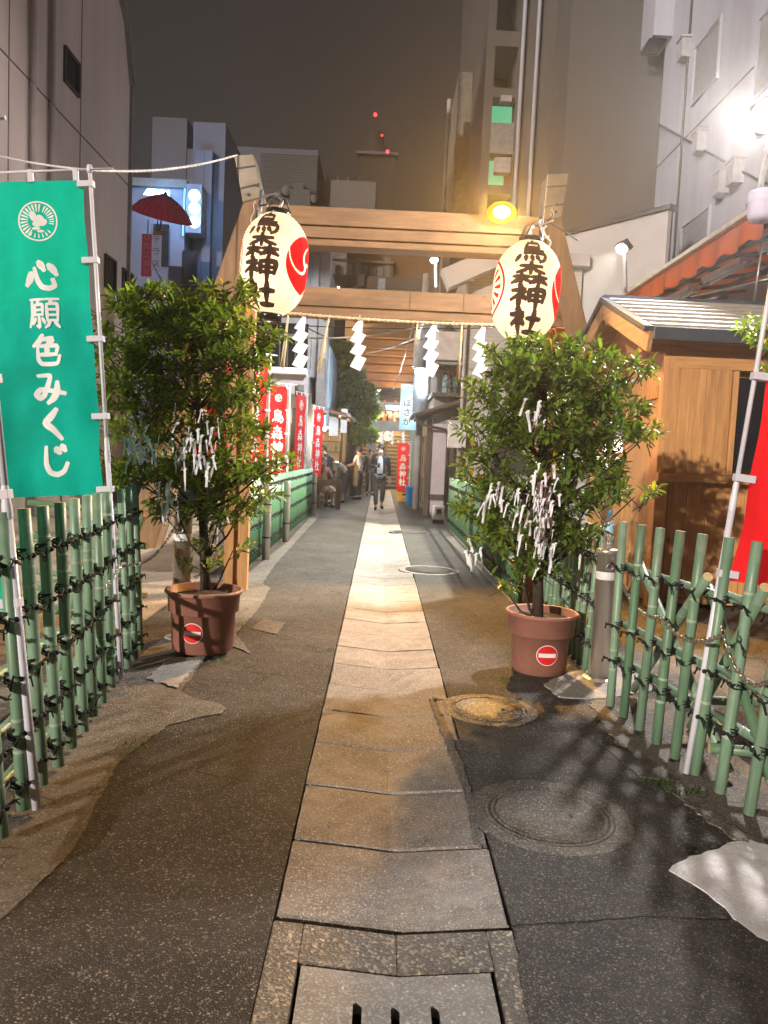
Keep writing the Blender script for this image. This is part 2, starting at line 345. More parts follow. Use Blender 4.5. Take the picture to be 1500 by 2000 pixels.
# ---------------------------------------------------------------- manholes
m_iron = asphalt('cast_iron', (.075, .062, .05), (.30, .25, .16), .5, 95, (.35, .6), .2, .012)
def manhole(px, py, R, r, mc, ml, label, seed):
    g = G(px, py); e = empty('manhole', label, 'manhole cover', 'manhole covers in the alley', loc=(g.x, g.y, 0)); rnd = random.Random(seed)
    out = []
    for i in range(40):
        a = 2*pi*i/40; q = R * (1 + rnd.uniform(-.02, .03)); out.append((q * cos(a), q * sin(a)))
    hole = [(R * .80 * cos(2*pi*i/40), R * .80 * sin(2*pi*i/40)) for i in range(40)]
    mb = MB(); mb.plate(out, [hole], -.02, .004); mb.build('collar', mc, e)
    mb = MB(); q = R * .79
    prof = [(q, -.02), (q, .004), (q*.985, .007), (r*1.10, .008), (r*1.08, .002), (r*1.045, .002), (r*1.035, .010), (r*1.0, .010), (r*.99, .003), (r*.965, .003), (r*.955, .008), (r*.5, .0085), (.002, .009)]
    mb.lathe(prof, 48, (0, 0, 0), 0, False); mb.build('lid', ml, e)
    mb = MB(); mb.box((r*.38, -.02, .010), (.012, .028, .004)); mb.build('lifting_slot', m_bed, e)
    return e
manhole(1072, 1592, .345, .235, m_conc, m_conc, 'wide concrete manhole cover with worn collar beside the path', 1)
manhole(955, 1386, .285, .21, m_expo, m_iron, 'speckled iron manhole cover in shadow left of the potted tree', 2)
manhole(838, 1114, .40, .29, m_mid, m_asph, 'manhole with pale ring far up the alley', 3)
manhole(802, 1040, .42, .30, m_conc, m_asph, 'most distant manhole ring just before the walking man', 4)
# ================================================================ large structures
m_lwall = mat('stained_render', (.64, .54, .51), .85, var=.16, scale=.35, bump=.15, bscale=14, grime=.75, stretch=(1, 1, .16))
m_lbase = mat('wall_base', (.16, .14, .12), .9, var=.3, scale=2, grime=.5)
m_dark = mat('dark_glass', (.012, .013, .016), .15, var=.2)
m_frame = mat('dark_frame', (.05, .05, .052), .5)
m_pipe = mat('drain_pipe', (.36, .32, .33), .5, var=.1)
def window(parent, mk, w, h, x, z, name='window', glass=None, fm=None, t=.05, sill=False, cross=False):
    """mk(u, v, out) maps wall coordinates to the world"""
    R = lambda mb, u0, u1, v0, v1, d0, d1: _slab(mb, mk, u0, u1, v0, v1, d0, d1)
    mb = MB()
    for a in ((x-w/2-t, x-w/2, z-h/2-t, z+h/2+t), (x+w/2, x+w/2+t, z-h/2-t, z+h/2+t), (x-w/2, x+w/2, z-h/2-t, z-h/2), (x-w/2, x+w/2, z+h/2, z+h/2+t)):
        R(mb, *a, 0, .06)
    if cross: R(mb, x-.02, x+.02, z-h/2, z+h/2, 0, .05); R(mb, x-w/2, x-.02, z-.02, z+.02, 0, .05); R(mb, x+.02, x+w/2, z-.02, z+.02, 0, .05)
    f = mb.build(name, fm or m_frame, parent)
    mb = MB(); R(mb, x-w/2, x+w/2, z-h/2, z+h/2, .004, .018); mb.build('pane', glass or m_dark, f)
    return f
def _slab(mb, mk, u0, u1, v0, v1, d0, d1):
    n = len(mb.v)
    for d in (d0, d1):
        for u, v in ((u0, v0), (u1, v0), (u1, v1), (u0, v1)): mb.v.append(Vector(mk(u, v, d)))
    for f in ((3,2,1,0),(4,5,6,7),(0,1,5,4),(1,2,6,5),(2,3,7,6),(3,0,4,7)): mb.face([n + i for i in f])
# ---------------------------------------------------------------- left building
LX = -6.8
lb = empty('rendered_building', 'tall stained beige building with sloping roof edge and drain pipes beyond the left fence', 'building', loc=(LX, 20, 0))
def here(e, mb, *a, **k):                                # build in world coordinates under an Empty that is moved
    for v in mb.v: v -= e.location
    return mb.build(*a, parent=e, **k)
mk = lambda u, v, d: (LX + d, u, v)
prof = [(11, .9), (20.4, .9), (20.4, 10.6), (19.9, 11.9), (19.0, 12.6), (13.5, 16.6), (11, 18)]
mb = MB(); n = len(prof)
mb.poly([(LX, y, z) for y, z in prof]); mb.poly([(LX - 9, y, z) for y, z in prof[::-1]])
for i in range(n):
    a, b = prof[i], prof[(i+1) % n]; mb.poly([(LX, *a), (LX - 9, *a), (LX - 9, *b), (LX, *b)])
here(lb, mb, 'wall', m_lwall)
mb = MB(); mb.bb((LX - 9, 11, 0), (LX + .06, 20.45, .9)); here(lb, mb, 'base', m_lbase)
mb = MB()
for a, b in zip(prof[2:], prof[3:]): mb.bar((LX + .05, *a), (LX + .05, *b), .16, .14)
mb.bar((LX + .03, 20.42, .9), (LX + .03, 20.42, 10.6), .10, .10, up=(0, 1, 0)); here(lb, mb, 'roof_edge', mat('edge_metal', (.22, .21, .2), .5))
for px0 in (58, 97):
    a = P(px0, 10, 10); Y = LX / (D(px0, 10).x / D(px0, 10).y)
    mb = MB(); mb.tube([(LX + .08, Y, .9), (LX + .08, Y, 20)], .055, 10)
    for z in range(2, 19, 3): mb.tube([(LX + .08, Y, z), (LX + .08, Y, z + .06)], .07, 10)
    here(lb, mb, 'drain_pipe', m_pipe)
def onL(px, py):
    d = D(px, py); t = LX / d.x; q = CAM + d * t; return q.y, q.z
def winL(px0, py0, px1, py1):
    a = onL(px0, py0); b = onL(px1, py1); u0, u1 = sorted((a[0], b[0])); v0, v1 = sorted((a[1], b[1]))
    f = window(lb, lambda u, v, d: Vector(mk(u, v, d)) - lb.location, u1-u0, v1-v0, (u0+u1)/2, (v0+v1)/2)
    return f
winL(126, 95, 150, 185); winL(205, 500, 222, 568); winL(239, 527, 255, 582)
mb = MB()
for v in (4.4, 8.1): mb.bb((LX, 11, v), (LX + .012, 20.35, v + .03))
for u in (11.2, 14.0, 17.2): mb.bb((LX + .001, u, .9), (LX + .010, u + .025, 12.4))
here(lb, mb, 'panel_joint', m_lbase)
mb = MB()
for u in [11.1 + i * 1.35 for i in range(6)]: mb.bb((LX + .06, u, .95), (LX + .10, u + 1.15, 1.75))
here(lb, mb, 'lower_panel', mat('cream_panel', (.42, .36, .29), .8, grime=.5))
# ---------------------------------------------------------------- tall grey building, right
RX = 7.0
m_rwall = mat('grey_render', (.34, .35, .43), .85, var=.14, scale=.7, bump=.1, bscale=10, grime=.7, stretch=(1, 1, .2))
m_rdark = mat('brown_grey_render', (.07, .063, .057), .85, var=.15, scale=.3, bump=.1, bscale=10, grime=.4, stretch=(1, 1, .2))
rb = empty('grey_tower_block', 'tall pale grey wall with small vents and dark windows on the right', 'building', loc=(RX, 21, 0))
mb = MB(); mb.bb((RX, 6, 0), (RX + 10, 21, 34)); here(rb, mb, 'wall', m_rwall)
mkR = lambda u, v, d: Vector((RX - d, u, v)) - rb.location
def onR(px, py, X=RX):
    d = D(px, py); t = X / d.x; q = CAM + d * t; return q.y, q.z
def winR(x0, y0, x1, y1, **k):
    a = onR(x0, y0); b = onR(x1, y1); u0, u1 = sorted((a[0], b[0])); v0, v1 = sorted((a[1], b[1]))
    return window(rb, mkR, u1-u0, v1-v0, (u0+u1)/2, (v0+v1)/2, **k)
mg = mat('grey_glass', (.19, .185, .20), .35)
winR(1362, 95, 1402, 150, glass=mg, fm=m_rwall); winR(1336, 445, 1380, 520, glass=mg, fm=m_rwall); winR(1488, 40, 1530, 140, glass=mg, fm=m_rwall)
for px, py in ((1345, 98), (1375, 280), (1418, 360), (1446, 340)):
    u, v = onR(px, py); mb = MB(); mb.bb((RX - .22, u - .16, v - .22), (RX, u + .16, v + .22)); mb.bb((RX - .26, u - .19, v + .22), (RX, u + .19, v + .27)); here(rb, mb, 'wall_vent', mat('vent_grey', (.30, .30, .33), .6))
u, v = onR(1300, 90); mb = MB(); mb.bb((RX - .5, u - .5, v), (RX, u + .5, v + 5)); mb.bb((RX - .55, u - .35, v - .04), (RX - .1, u + .35, v - .005), 1); here(rb, mb, 'vent_duct', [m_rwall, m_dark])
mb = MB()
for v in (5.2, 9.4, 13.6, 17.8): mb.bb((RX - .006, 6, v), (RX, 21, v + .05))
for u in (19.2,): mb.tube([(RX - .04, u, 0), (RX - .04, u, 30)], .03, 8)
here(rb, mb, 'wall_joint', m_rdark)
mb = MB(); mb.tube([(RX - .05, 20.9, 10.5), (RX - .02, 15, 7.0), (RX - .05, 10, 4.6)], .025, 6); here(rb, mb, 'cable', m_frame)
# darker block behind it, facing the camera
db = empty('brown_tower_block', 'dark brown-grey tower block with green lit stair landings', 'building', loc=(5, 22, 0))
def atY(px, py, Y): q = P(px, py, Y); return q.x, q.z
x0 = atY(1100, 300, 22)[0]; x1 = 9.5
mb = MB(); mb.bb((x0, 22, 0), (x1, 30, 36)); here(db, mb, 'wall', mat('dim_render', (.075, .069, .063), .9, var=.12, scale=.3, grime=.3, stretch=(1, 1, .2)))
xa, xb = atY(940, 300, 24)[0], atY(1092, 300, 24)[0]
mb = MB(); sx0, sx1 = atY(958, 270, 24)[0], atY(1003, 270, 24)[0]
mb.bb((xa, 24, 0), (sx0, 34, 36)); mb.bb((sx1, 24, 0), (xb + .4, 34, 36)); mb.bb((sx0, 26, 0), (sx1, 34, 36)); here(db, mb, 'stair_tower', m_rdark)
for t, b_ in ((172, 190), (240, 300), (362, 380), (470, 486), (560, 576), (60, 90)):
    z1, z0 = atY(980, t, 24)[1], atY(980, b_, 24)[1]; mb = MB(); mb.bb((sx0, 24.0, z0), (sx1, 24.1, z1)); mb.bb((sx0, 24.1, z0), (sx1, 26, z0 + .2)); here(db, mb, 'stair_landing', mat('landing_grey', (.13, .14, .14), .8) if t == 240 else m_rdark)
m_green = emit('green_wall_glow', (.10, .62, .34), .62)  # landing walls glow by themselves, standing in for green light on them
for a, b, l_, r_ in ((190, 240, 958, 998), (300, 360, 956, 988)):
    z1, z0 = atY(980, a, 24.6)[1], atY(980, b, 24.6)[1]; mb = MB(); mb.bb((atY(l_, 270, 24.6)[0], 24.6, z0), (atY(r_, 270, 24.6)[0], 24.68, z1)); here(db, mb, 'glowing_landing_wall', m_green)
for px, py, w_, h_ in ((990, 196, .2, .12), (984, 322, .30, .30)):
    q = P(px, py, 24.0); mb = MB(); mb.bb((q.x - w_, 23.8, q.z - h_), (q.x + w_ * .6, 24.1, q.z + h_ * .5)); here(db, mb, 'air_conditioner', mat('ac_grey', (.20, .20, .22), .6))
q = P(968, 181, 24.3); mb = MB(); mb.ico(q, .05); here(db, mb, 'stair_lamp', emit('mint_lamp', (.5, 1, .85), 12))
lamp('stair_light', 'POINT', q - db.location, 35, (.2, 1, .6), db, size=.05)
for px in (1010, 1038, 1096):
    X, _ = atY(px, 300, 23.9); mb = MB(); mb.tube([(X, 23.9, 5), (X, 23.9, 34)], .06, 8); here(db, mb, 'drain_pipe', m_rwall)
sb = empty('pale_slab_building', 'slim pale tower edge rising behind the torii beam', 'building', loc=(2.9, 28, 0))
xa, zt = atY(897, 140, 28); xb, _ = atY(931, 140, 28); mb = MB(); mb.bb((xa, 28, 0), (xb, 34, zt)); mb.bb((xb, 28.4, 0), (xb + 1.2, 34, zt + 3.5), 1); here(sb, mb, 'wall', [mat('slab_grey', (.14, .13, .115), .9, grime=.4), m_rdark])
mb = MB(); X, z = atY(878, 195, 27); mb.tube([(X, 27, 4), (X, 27, z)], .05, 8); mb.tube([(X, 27, z - 1.2), (X, 27, z)], .08, 8); tag(mb.build('antenna_pole', m_pipe), 'thin pale antenna pole left of the pale tower', 'pole')
# pale panelled shed wall above the kiosk
sw = empty('panelled_wall', 'pale grey panelled shed wall above the kiosk roof', 'wall', loc=(5.5, 18, 0))
a, b = P(1096, 462, 19.4), P(1309, 411, 17.0); m_shed = mat('pale_panel', (.40, .39, .40), .7, var=.08, scale=.8, grime=.35)
zt = (a.z + b.z) / 2; a.z = b.z = 0; dirv = (b - a).normalized(); nn = V(dirv.y, -dirv.x, 0)
for i in range(3):
    z0, z1 = 0.0 + i * zt / 3, (i + 1) * zt / 3 - .02
    mb = MB(); R = Matrix((dirv, -nn, V(0, 0, 1))).transposed(); mb.box((a + b) / 2 + V(0, 0, (z0 + z1) / 2), ((b - a).length, .12, z1 - z0), R); here(sw, mb, 'panel', m_shed)
mb = MB(); mb.box((a + b) / 2 + V(0, 0, zt + .03), ((b - a).length + .2, .3, .10), R); mb.box(b + V(.02, .1, zt / 2), (.08, .16, zt), R); here(sw, mb, 'coping', m_frame)
# ---------------------------------------------------------------- far blocks behind the torii
def block(name, label, px0, px1, pyt, Y, dep, m, group='far buildings behind the torii'):
    a = P(px0, pyt, Y); b = P(px1, pyt, Y); e = empty(name, label, 'building', group, loc=(a.x, Y, 0))
    mb = MB(); mb.bb((a.x, Y, 0), (b.x, Y + dep, a.z)); here(e, mb, 'wall', m); return e, a, b
m_far = mat('far_wall', (.095, .095, .125), .9, var=.08, scale=.2, grime=.2); m_far2 = mat('far_wall_warm', (.115, .105, .10), .9, var=.08, scale=.2)
m_farb = mat('far_brick', (.06, .045, .038), .9, var=.2, scale=1)
e, a, b = block('office_block', 'dim office block with ribbed upper storey behind the left lantern', 422, 622, 284, 46, 8, m_far)
for i in range(26):
    z = a.z - .35 - i * .125; mb = MB(); mb.bb((a.x + 2.6, 45.93, z), (b.x - .05, 46, z + .07)); here(e, mb, 'louvre', m_far2)
mb = MB(); mb.bb((a.x + 2.6, 45.8, a.z - 4.0), (b.x, 46, a.z - 3.65)); here(e, mb, 'ledge', m_rdark)
for px, py, r in ((560, 372, .32), (577, 378, .26), (545, 382, .22), (612, 388, .25)):
    q = P(px, py, 45.7); mb = MB(); mb.lathe([(r, 0), (r * .9, .05), (.02, .12)], 16, (0, 0, 0))
    for v in mb.v: v.xyz = (v.x, -v.z, v.y); v += q
    here(e, mb, 'satellite_dish', m_far2)
q = P(590, 382, 45.8); mb = MB(); mb.bb((q.x - .7, 45.6, q.z - .8), (q.x + .5, 46, q.z + .3)); mb.bb((q.x - .5, 45.6, q.z + .3), (q.x + .1, 46, q.z + .6)); here(e, mb, 'roof_machine', m_frame)
e, a, b = block('office_block', 'lower pale office block right of the ribbed one', 622, 735, 350, 47, 8, m_far2)
for i in range(5): mb = MB(); mb.bb((a.x + .5 + i * .6, 47, a.z), (a.x + .58 + i * .6, 47.1, a.z + .25)); here(e, mb, 'roof_post', m_frame)
e, a, b = block('office_block', 'unlit slab block standing far behind the red parasol', 298, 366, 228, 70, 10, m_far)
e, a, b = block('office_block', 'dark block between the blue neon and the slab block', 366, 425, 290, 60, 10, m_far)
e, a, b = block('brick_block', 'brown brick block with two small windows seen between the torii beams', 640, 862, 535, 40, 6, m_farb)
mkb = lambda u, v, d: Vector((u, 40 - d, v)) - e.location
for px, py in ((705, 547), (745, 556)):
    q = P(px, py, 40); window(e, mkb, .35, .6, q.x, q.z, glass=mat('dim_window', (.20, .22, .25), .3), fm=m_far2)
for px in (660, 682, 700, 712, 728, 742, 756):
    q = P(px, 530, 40.5); h = random.uniform(.4, 1.3); mb = MB(); mb.bb((q.x - .15, 40.5, a.z), (q.x + .15, 40.8, a.z + h)); mb.tube([(q.x + .25, 40.5, a.z), (q.x + .25, 40.5, a.z + h * .8)], .03, 6); here(e, mb, 'roof_unit', m_far2)
mb = MB(); q = P(700, 520, 40.3); mb.bb((q.x - 1.8, 40.3, a.z + .75), (q.x + 1.8, 40.4, a.z + .85)); here(e, mb, 'roof_rail', m_far2)
q = P(661, 562, 39.9); mb = MB(); mb.ico(q, .06); here(e, mb, 'wall_lamp', emit('far_bulb', (1, .95, .85), 10))
# tower with aircraft warning lights
e, a, b = block('tower', 'distant tower with red aircraft warning lights', 703, 772, 300, 130, 14, mat('tower_wall', (.026, .022, .019), .9))
q = P(733, 225, 130); mb = MB(); mb.lathe([(2.6, a.z), (2.6, a.z + 3), (1.6, a.z + 3.2), (1.5, q.z - .6), (.4, q.z - .4), (.3, q.z)], 12, (q.x, 136, 0)); here(e, mb, 'top_drum', mat('tower_wall', (0, 0, 0)))
mb = MB(); mb.bb((a.x - .5, 129, a.z - .3), (b.x + .5, 131, a.z + .1)); here(e, mb, 'ledge', m_far)
m_red = emit('warning_lamp', (1, .02, .03), 9)
for px, py in ((733, 224), (746, 264), (757, 296)):
    q = P(px, py, 128.5); mb = MB(); mb.ico(q, .26 if px != 746 else .14); here(e, mb, 'warning_lamp', m_red)
# ---------------------------------------------------------------- blue neon shop block, left
nb = empty('neon_shop_building', 'blue-lit shop building with round lamps left of the torii', 'building', loc=(-8, 31, 0))
m_nb = mat('blue_grey_render', (.10, .11, .16), .85, var=.1, scale=.5, grime=.4)
a = P(255, 375, 31); b = P(362, 375, 31); c_ = P(425, 300, 32)
mb = MB(); mb.bb((a.x - 4, 31, 0), (b.x, 38, a.z + .2)); here(nb, mb, 'wall', m_nb)
mb = MB(); mb.bb((b.x, 32, 0), (c_.x + .3, 38, c_.z + 1.2)); here(nb, mb, 'rear_wall', m_far)
mb = MB(); mb.bb((a.x - 4, 30.8, a.z + .2), (b.x + .1, 31.2, a.z + .5)); here(nb, mb, 'eave', m_frame)
for px in (388, 404):
    X = P(px, 500, 31.9).x; mb = MB(); mb.bb((X - .16, 31.7, 0), (X + .16, 32, c_.z)); here(nb, mb, 'pilaster', m_nb)
for px, py in ((316, 478), (345, 560), (372, 530)):
    q = P(px, py, 30.9); mb = MB(); mb.bb((q.x - .35, 30.93, q.z - .8), (q.x + .25, 30.99, q.z + .8)); here(nb, mb, 'shop_window', m_dark)
m_neon = emit('neon_white_blue', (.55, .85, 1), 9); m_neon2 = emit('neon_blue', (.12, .45, 1), 3)
for py in (382, 407, 434):
    q = P(380, py, 30.6); mb = MB(); mb.lathe([(.01, 0), (.17, .01), (.215, .05), (.215, .10)], 20, (0, 0, 0), 0, False)
    for v in mb.v: v.xyz = (v.x, v.z - .1, v.y); v += q
    here(nb, mb, 'round_lamp', m_neon)
q = P(380, 408, 30.9); mb = MB(); mb.bb((q.x - .3, 30.75, q.z - .95), (q.x + .3, 31.9, q.z + .9)); here(nb, mb, 'lamp_board', m_nb)
lamp('neon_light', 'POINT', P(380, 408, 29.9) - nb.location, 260, (.35, .62, 1), nb, size=.3)
q = P(303, 372, 30.7); mb = MB(); mb.poly([P(280, 380, 30.7), P(328, 386, 30.7), P(326, 372, 30.7), P(288, 368, 30.7)]); mb.bar(P(329, 372, 30.6), P(330, 392, 30.6), .06, .06); here(nb, mb, 'neon_sign', m_neon)
lamp('sign_light', 'POINT', P(310, 362, 30.0) - nb.location, 160, (.25, .55, 1), nb, size=.3)
mb = MB(); mb.bar(P(361, 366, 30.9), P(357, 460, 30.9), .05, .05); here(nb, mb, 'neon_edge', m_neon2)
# ================================================================ brush lettering
GL = {
 '烏': [((50,99),(40,87)), ((27,90),(27,38)), ((27,87),(74,87),(72,66)), ((27,66),(74,66)), ((27,52),(86,52)), ((27,38),(90,38),(88,14),(76,3)), ((14,28),(5,6)), ((32,26),(33,10)), ((49,26),(53,11)), ((64,26),(71,13))],
 '森': [((20,80),(80,80)), ((50,99),(50,50)), ((48,78),(34,62),(14,52)), ((52,78),(66,62),(88,54)), ((4,34),(46,34)), ((26,50),(26,0)), ((25,33),(16,18),(2,8)), ((28,33),(38,22),(48,16)), ((54,34),(96,34)), ((75,50),(75,0)), ((74,33),(64,18),(52,8)), ((77,33),(86,20),(98,10))],
 '神': [((22,99),(32,87)), ((5,75),(40,77),(26,58),(4,38)), ((25,58),(25,0)), ((32,54),(44,40)), ((52,80),(54,33)), ((52,80),(94,80),(92,33)), ((54,57),(92,57)), ((54,36),(92,36)), ((73,100),(73,-2))],
 '社': [((22,99),(32,87)), ((5,75),(40,77),(26,58),(4,38)), ((25,58),(25,0)), ((32,54),(44,40)), ((54,62),(94,62)), ((74,94),(74,10)), ((46,9),(100,9))],
 '心': [((16,58),(12,40),(2,22)), ((28,72),(36,36),(50,14),(72,8),(90,16),(86,34)), ((42,92),(50,82),(58,68)), ((74,82),(86,70),(96,54))],
 '願': [((6,93),(54,93)), ((12,93),(11,45),(1,8)), ((34,90),(28,78)), ((20,76),(20,44)), ((20,76),(46,76),(46,44)), ((20,60),(46,60)), ((20,45),(46,45)), ((33,44),(33,6),(25,10)), ((21,34),(12,16)), ((44,34),(52,18)), ((56,93),(99,93)), ((78,93),(70,78)), ((61,77),(61,24)), ((61,77),(94,77),(94,24)), ((61,60),(94,60)), ((61,43),(94,43)), ((61,26),(94,26)), ((70,24),(64,12),(54,4)), ((84,24),(90,14),(99,4))],
 '色': [((38,99),(28,82),(8,66)), ((32,86),(70,86),(58,74),(50,64)), ((18,64),(84,64),(80,37)), ((20,64),(20,24),(30,8),(60,6),(84,8),(92,30)), ((20,37),(80,37)), ((50,64),(50,37))],
 'み': [((16,88),(54,88),(44,56),(30,26),(16,16),(6,28),(20,44),(52,40),(98,30)), ((78,66),(74,34),(60,14),(44,2))],
 'く': [((66,98),(48,76),(28,54),(52,32),(74,4))],
 'じ': [((26,94),(24,40),(34,12),(56,4),(78,14),(90,38)), ((56,90),(66,76)), ((74,98),(84,84))],
}
def _smooth(pts, n=6):
    P_ = [Vector(p) for p in pts]
    if len(P_) == 2: return [P_[0].lerp(P_[1], i / 5) for i in range(6)]
    out = []
    for i in range(len(P_) - 1):
        p0, p1, p2, p3 = P_[max(i-1, 0)], P_[i], P_[i+1], P_[min(i+2, len(P_)-1)]
        corner = False
        for t in [k / n for k in range(n)]:
            cr_ = .5 * ((2*p1) + (-p0+p2)*t + (2*p0-5*p1+4*p2-p3)*t*t + (-p0+3*p1-3*p2+p3)*t**3)
            out.append(p1.lerp(p2, t).lerp(cr_, .55))
    out.append(P_[-1]); return out
DENS = {'烏': .70, '森': .74, '神': .80, '社': .95, '願': .52, '色': .85}
def glyph(ch, w, sw, sh):
    """brush strokes of one character as lists of left/right points, in metres round its centre"""
    res = []; W = w / 100 * (sw + sh) / 2 * DENS.get(ch, 1.08)
    for st in GL[ch]:
        pts = [Vector(((p.x / 100 - .5) * sw, (p.y / 100 - .5) * sh)) for p in _smooth(st)]; n = len(pts); L, R_ = [], []
        horiz = abs(st[-1][0]-st[0][0]) > abs(st[-1][1]-st[0][1])
        for i, p in enumerate(pts):
            t = (pts[min(i+1, n-1)] - pts[max(i-1, 0)]).normalized(); nr = Vector((-t.y, t.x)); s = i / (n - 1)
            prof = (.72 + .42 * min(1, s * 4)) if s < .5 else (1.14 - (.28 if horiz else .5) * max(0, (s - .62) / .38))
            hw = W * .5 * prof * (.86 if horiz else 1.12)
            q = p + (t * (-W * .25) if i == 0 else (t * W * .3 if i == n - 1 else Vector((0, 0))))
            if i == 0: L.append(q - t * W * .12 + nr * hw * .5); R_.append(q - nr * hw * .75)
            L.append(q + nr * hw + t * (W * .1 if i == 0 else 0)); R_.append(q - nr * hw + t * (W * .16 if i == 0 else 0))
            if i == n - 1: L.append(q + t * W * .16 + nr * hw * .35); R_.append(q + t * W * .10 - nr * hw * .6)
        res.append((L, R_))
    return res
def put_glyph(mb, ch, fn, cx, cz, sw, sh, w=11, lift=.004, m=0):
    for k, (L, R_) in enumerate(glyph(ch, w, sw, sh)):
        n = len(mb.v); d = lift + k * .00025
        for l, r in zip(L, R_):
            for f in (0, .5, 1):
                q = l.lerp(r, f); mb.v.append(Vector(fn(cx + q.x, cz + q.y, d)))
        for i in range(len(L) - 1):
            for f in (0, 1): mb.face((n+i*3+f, n+i*3+f+1, n+i*3+f+4, n+i*3+f+3), m)
def put_text(mb, txt, fn, cx, cz, size, lift=.004, m=0, off=0.0):      # printed (built-in font) lettering, centred
    c = bpy.data.curves.new('lettering', 'FONT'); c.body = txt; c.size = 1; c.offset = off; c.resolution_u = 2; c.align_x = 'CENTER'; c.align_y = 'CENTER'
    o = bpy.data.objects.new('lettering', c); col.objects.link(o); dg = bpy.context.evaluated_depsgraph_get()
    me = bpy.data.meshes.new_from_object(o.evaluated_get(dg)); n = len(mb.v)
    for v in me.vertices: mb.v.append(Vector(fn(cx + v.co.x * size, cz + v.co.y * size, lift)))
    for p in me.polygons: mb.face([n + i for i in p.vertices], m)
    bpy.data.objects.remove(o); bpy.data.curves.remove(c); bpy.data.meshes.remove(me)
def disc_pts(r, n=32, cx=0, cz=0): return [(cx + r*cos(2*pi*i/n), cz + r*sin(2*pi*i/n)) for i in range(n)]
def put_poly(mb, pts, fn, lift=.004, m=0):
    mb.poly([fn(x, z, lift) for x, z in pts], m)
def put_ribbon(mb, L, R_, fn, lift=.004, m=0, k=3):
    n = len(mb.v)
    for l, r in zip(L, R_):
        for f in range(k + 1):
            q = Vector(l).lerp(Vector(r), f / k); mb.v.append(Vector(fn(q.x, q.y, lift)))
    for i in range(len(L) - 1):
        for f in range(k): mb.face((n+i*(k+1)+f, n+i*(k+1)+f+1, n+(i+1)*(k+1)+f+1, n+(i+1)*(k+1)+f), m)
# ================================================================ torii
m_tor = wood('torii_wood', (.225, .122, .055), .65, axis=0, rnd=0, grain=.35, stain=.75)
m_torl = wood('torii_leg_wood', (.235, .13, .06), .65, axis=2, rnd=0, grain=.25, stain=.6)
m_plate = mat('weathered_plate', (.24, .20, .155), .45, metal=.3, var=.2, scale=5, grime=.5)
TY = 11.0
to = empty('torii', 'large wooden torii gate with slanted legs and flared horns across the alley', 'torii', loc=(.2, TY, 0))
def slab_px(mb, quad, Y, dep, m=0):                       # prism with a front outline given in the torii's own plane
    pts = [P(x, y, Y) for x, y in quad]; n = len(mb.v); k = len(pts)
    mb.v += [p.copy() for p in pts] + [p + V(0, dep, 0) for p in pts]
    mb.face(range(n, n + k), m); mb.face([n + k + i for i in reversed(range(k))], m)
    for i in range(k): mb.face((n+(i+1)%k, n+i, n+k+i, n+k+(i+1)%k), m)
def toward(p, q, t): return (p[0] + (q[0]-p[0])*t, p[1] + (q[1]-p[1])*t)
fL0, fL1 = (232, 1076), (300, 1080); fR0, fR1 = (1193, 1105), (1260, 1108)
mb = MB(); slab_px(mb, [(474, 396), (513, 384), fL1, fL0], TY - .02, .42); here(to, mb, 'leg', m_torl, bev=.02)
mb = MB(); slab_px(mb, [(1060, 432), (1097, 425), fR1, fR0], TY - .02, .42); here(to, mb, 'leg', m_torl, bev=.02)
for q in ([(474, 396), (457, 303), (494, 300), (513, 384)], [(1060, 432), (1069, 339), (1111, 338), (1097, 425)]):
    mb = MB(); slab_px(mb, q, TY - .03, .44); h = here(to, mb, 'horn', m_plate, bev=.015)
    for t in (.28, .70):
        mb = MB(); a, b = P(*toward(q[1], q[0], t), TY - .035), P(*toward(q[2], q[3], t), TY - .035)
        mb.bar(a, b, .012, .018); o = mb.build('strap', m_frame); o.data.transform(Matrix.Translation(-to.location)); o.parent = h
xa, xb = P(505, 440, TY).x, P(1066, 450, TY).x
def beam(name, x0, x1, py0, py1, Yf, dep, bev=.012):     # level beam whose top / bottom pass through pixels on the street axis (x = 780)
    z1, z0 = P(780, py0, TY).z, P(780, py1, TY).z; mb = MB(); mb.bb((x0, Yf, z0), (x1, Yf + dep, z1)); return here(to, mb, name, m_tor, bev=bev)
beam('upper_beam', xa, xb, 413, 449, TY - .06, .50); beam('upper_beam', xa, xb, 449.6, 472, TY - .02, .42); beam('upper_beam', xa + .1, xb - .1, 472.5, 486, TY + .02, .34)
xa2, xb2 = P(452, 590, TY).x, P(1112, 610, TY).x
beam('lower_beam', xa2, xb2, 567, 604, TY + .02, .34); beam('lower_beam', xa2, xb2, 604.5, 623, TY + .05, .28)
for px, py in ((1086, 400), (1086, 414), (503, 362), (486, 380)):            # bolt heads on the horns
    q = P(px, py, TY - .035); mb = MB(); mb.lathe([(.022, 0), (.022, .012), (.012, .018), (.001, .019)], 10)
    for v in mb.v: v.xyz = (v.x, -v.z, v.y); v += q
    here(to, mb, 'bolt', m_frame)
for px in (800, 905): q = P(px, 600, TY); mb = MB(); mb.bb((q.x, TY + .016, P(780, 603, TY).z), (q.x + .006, TY + .022, P(780, 568, TY).z)); here(to, mb, 'scarf_joint', m_frame)
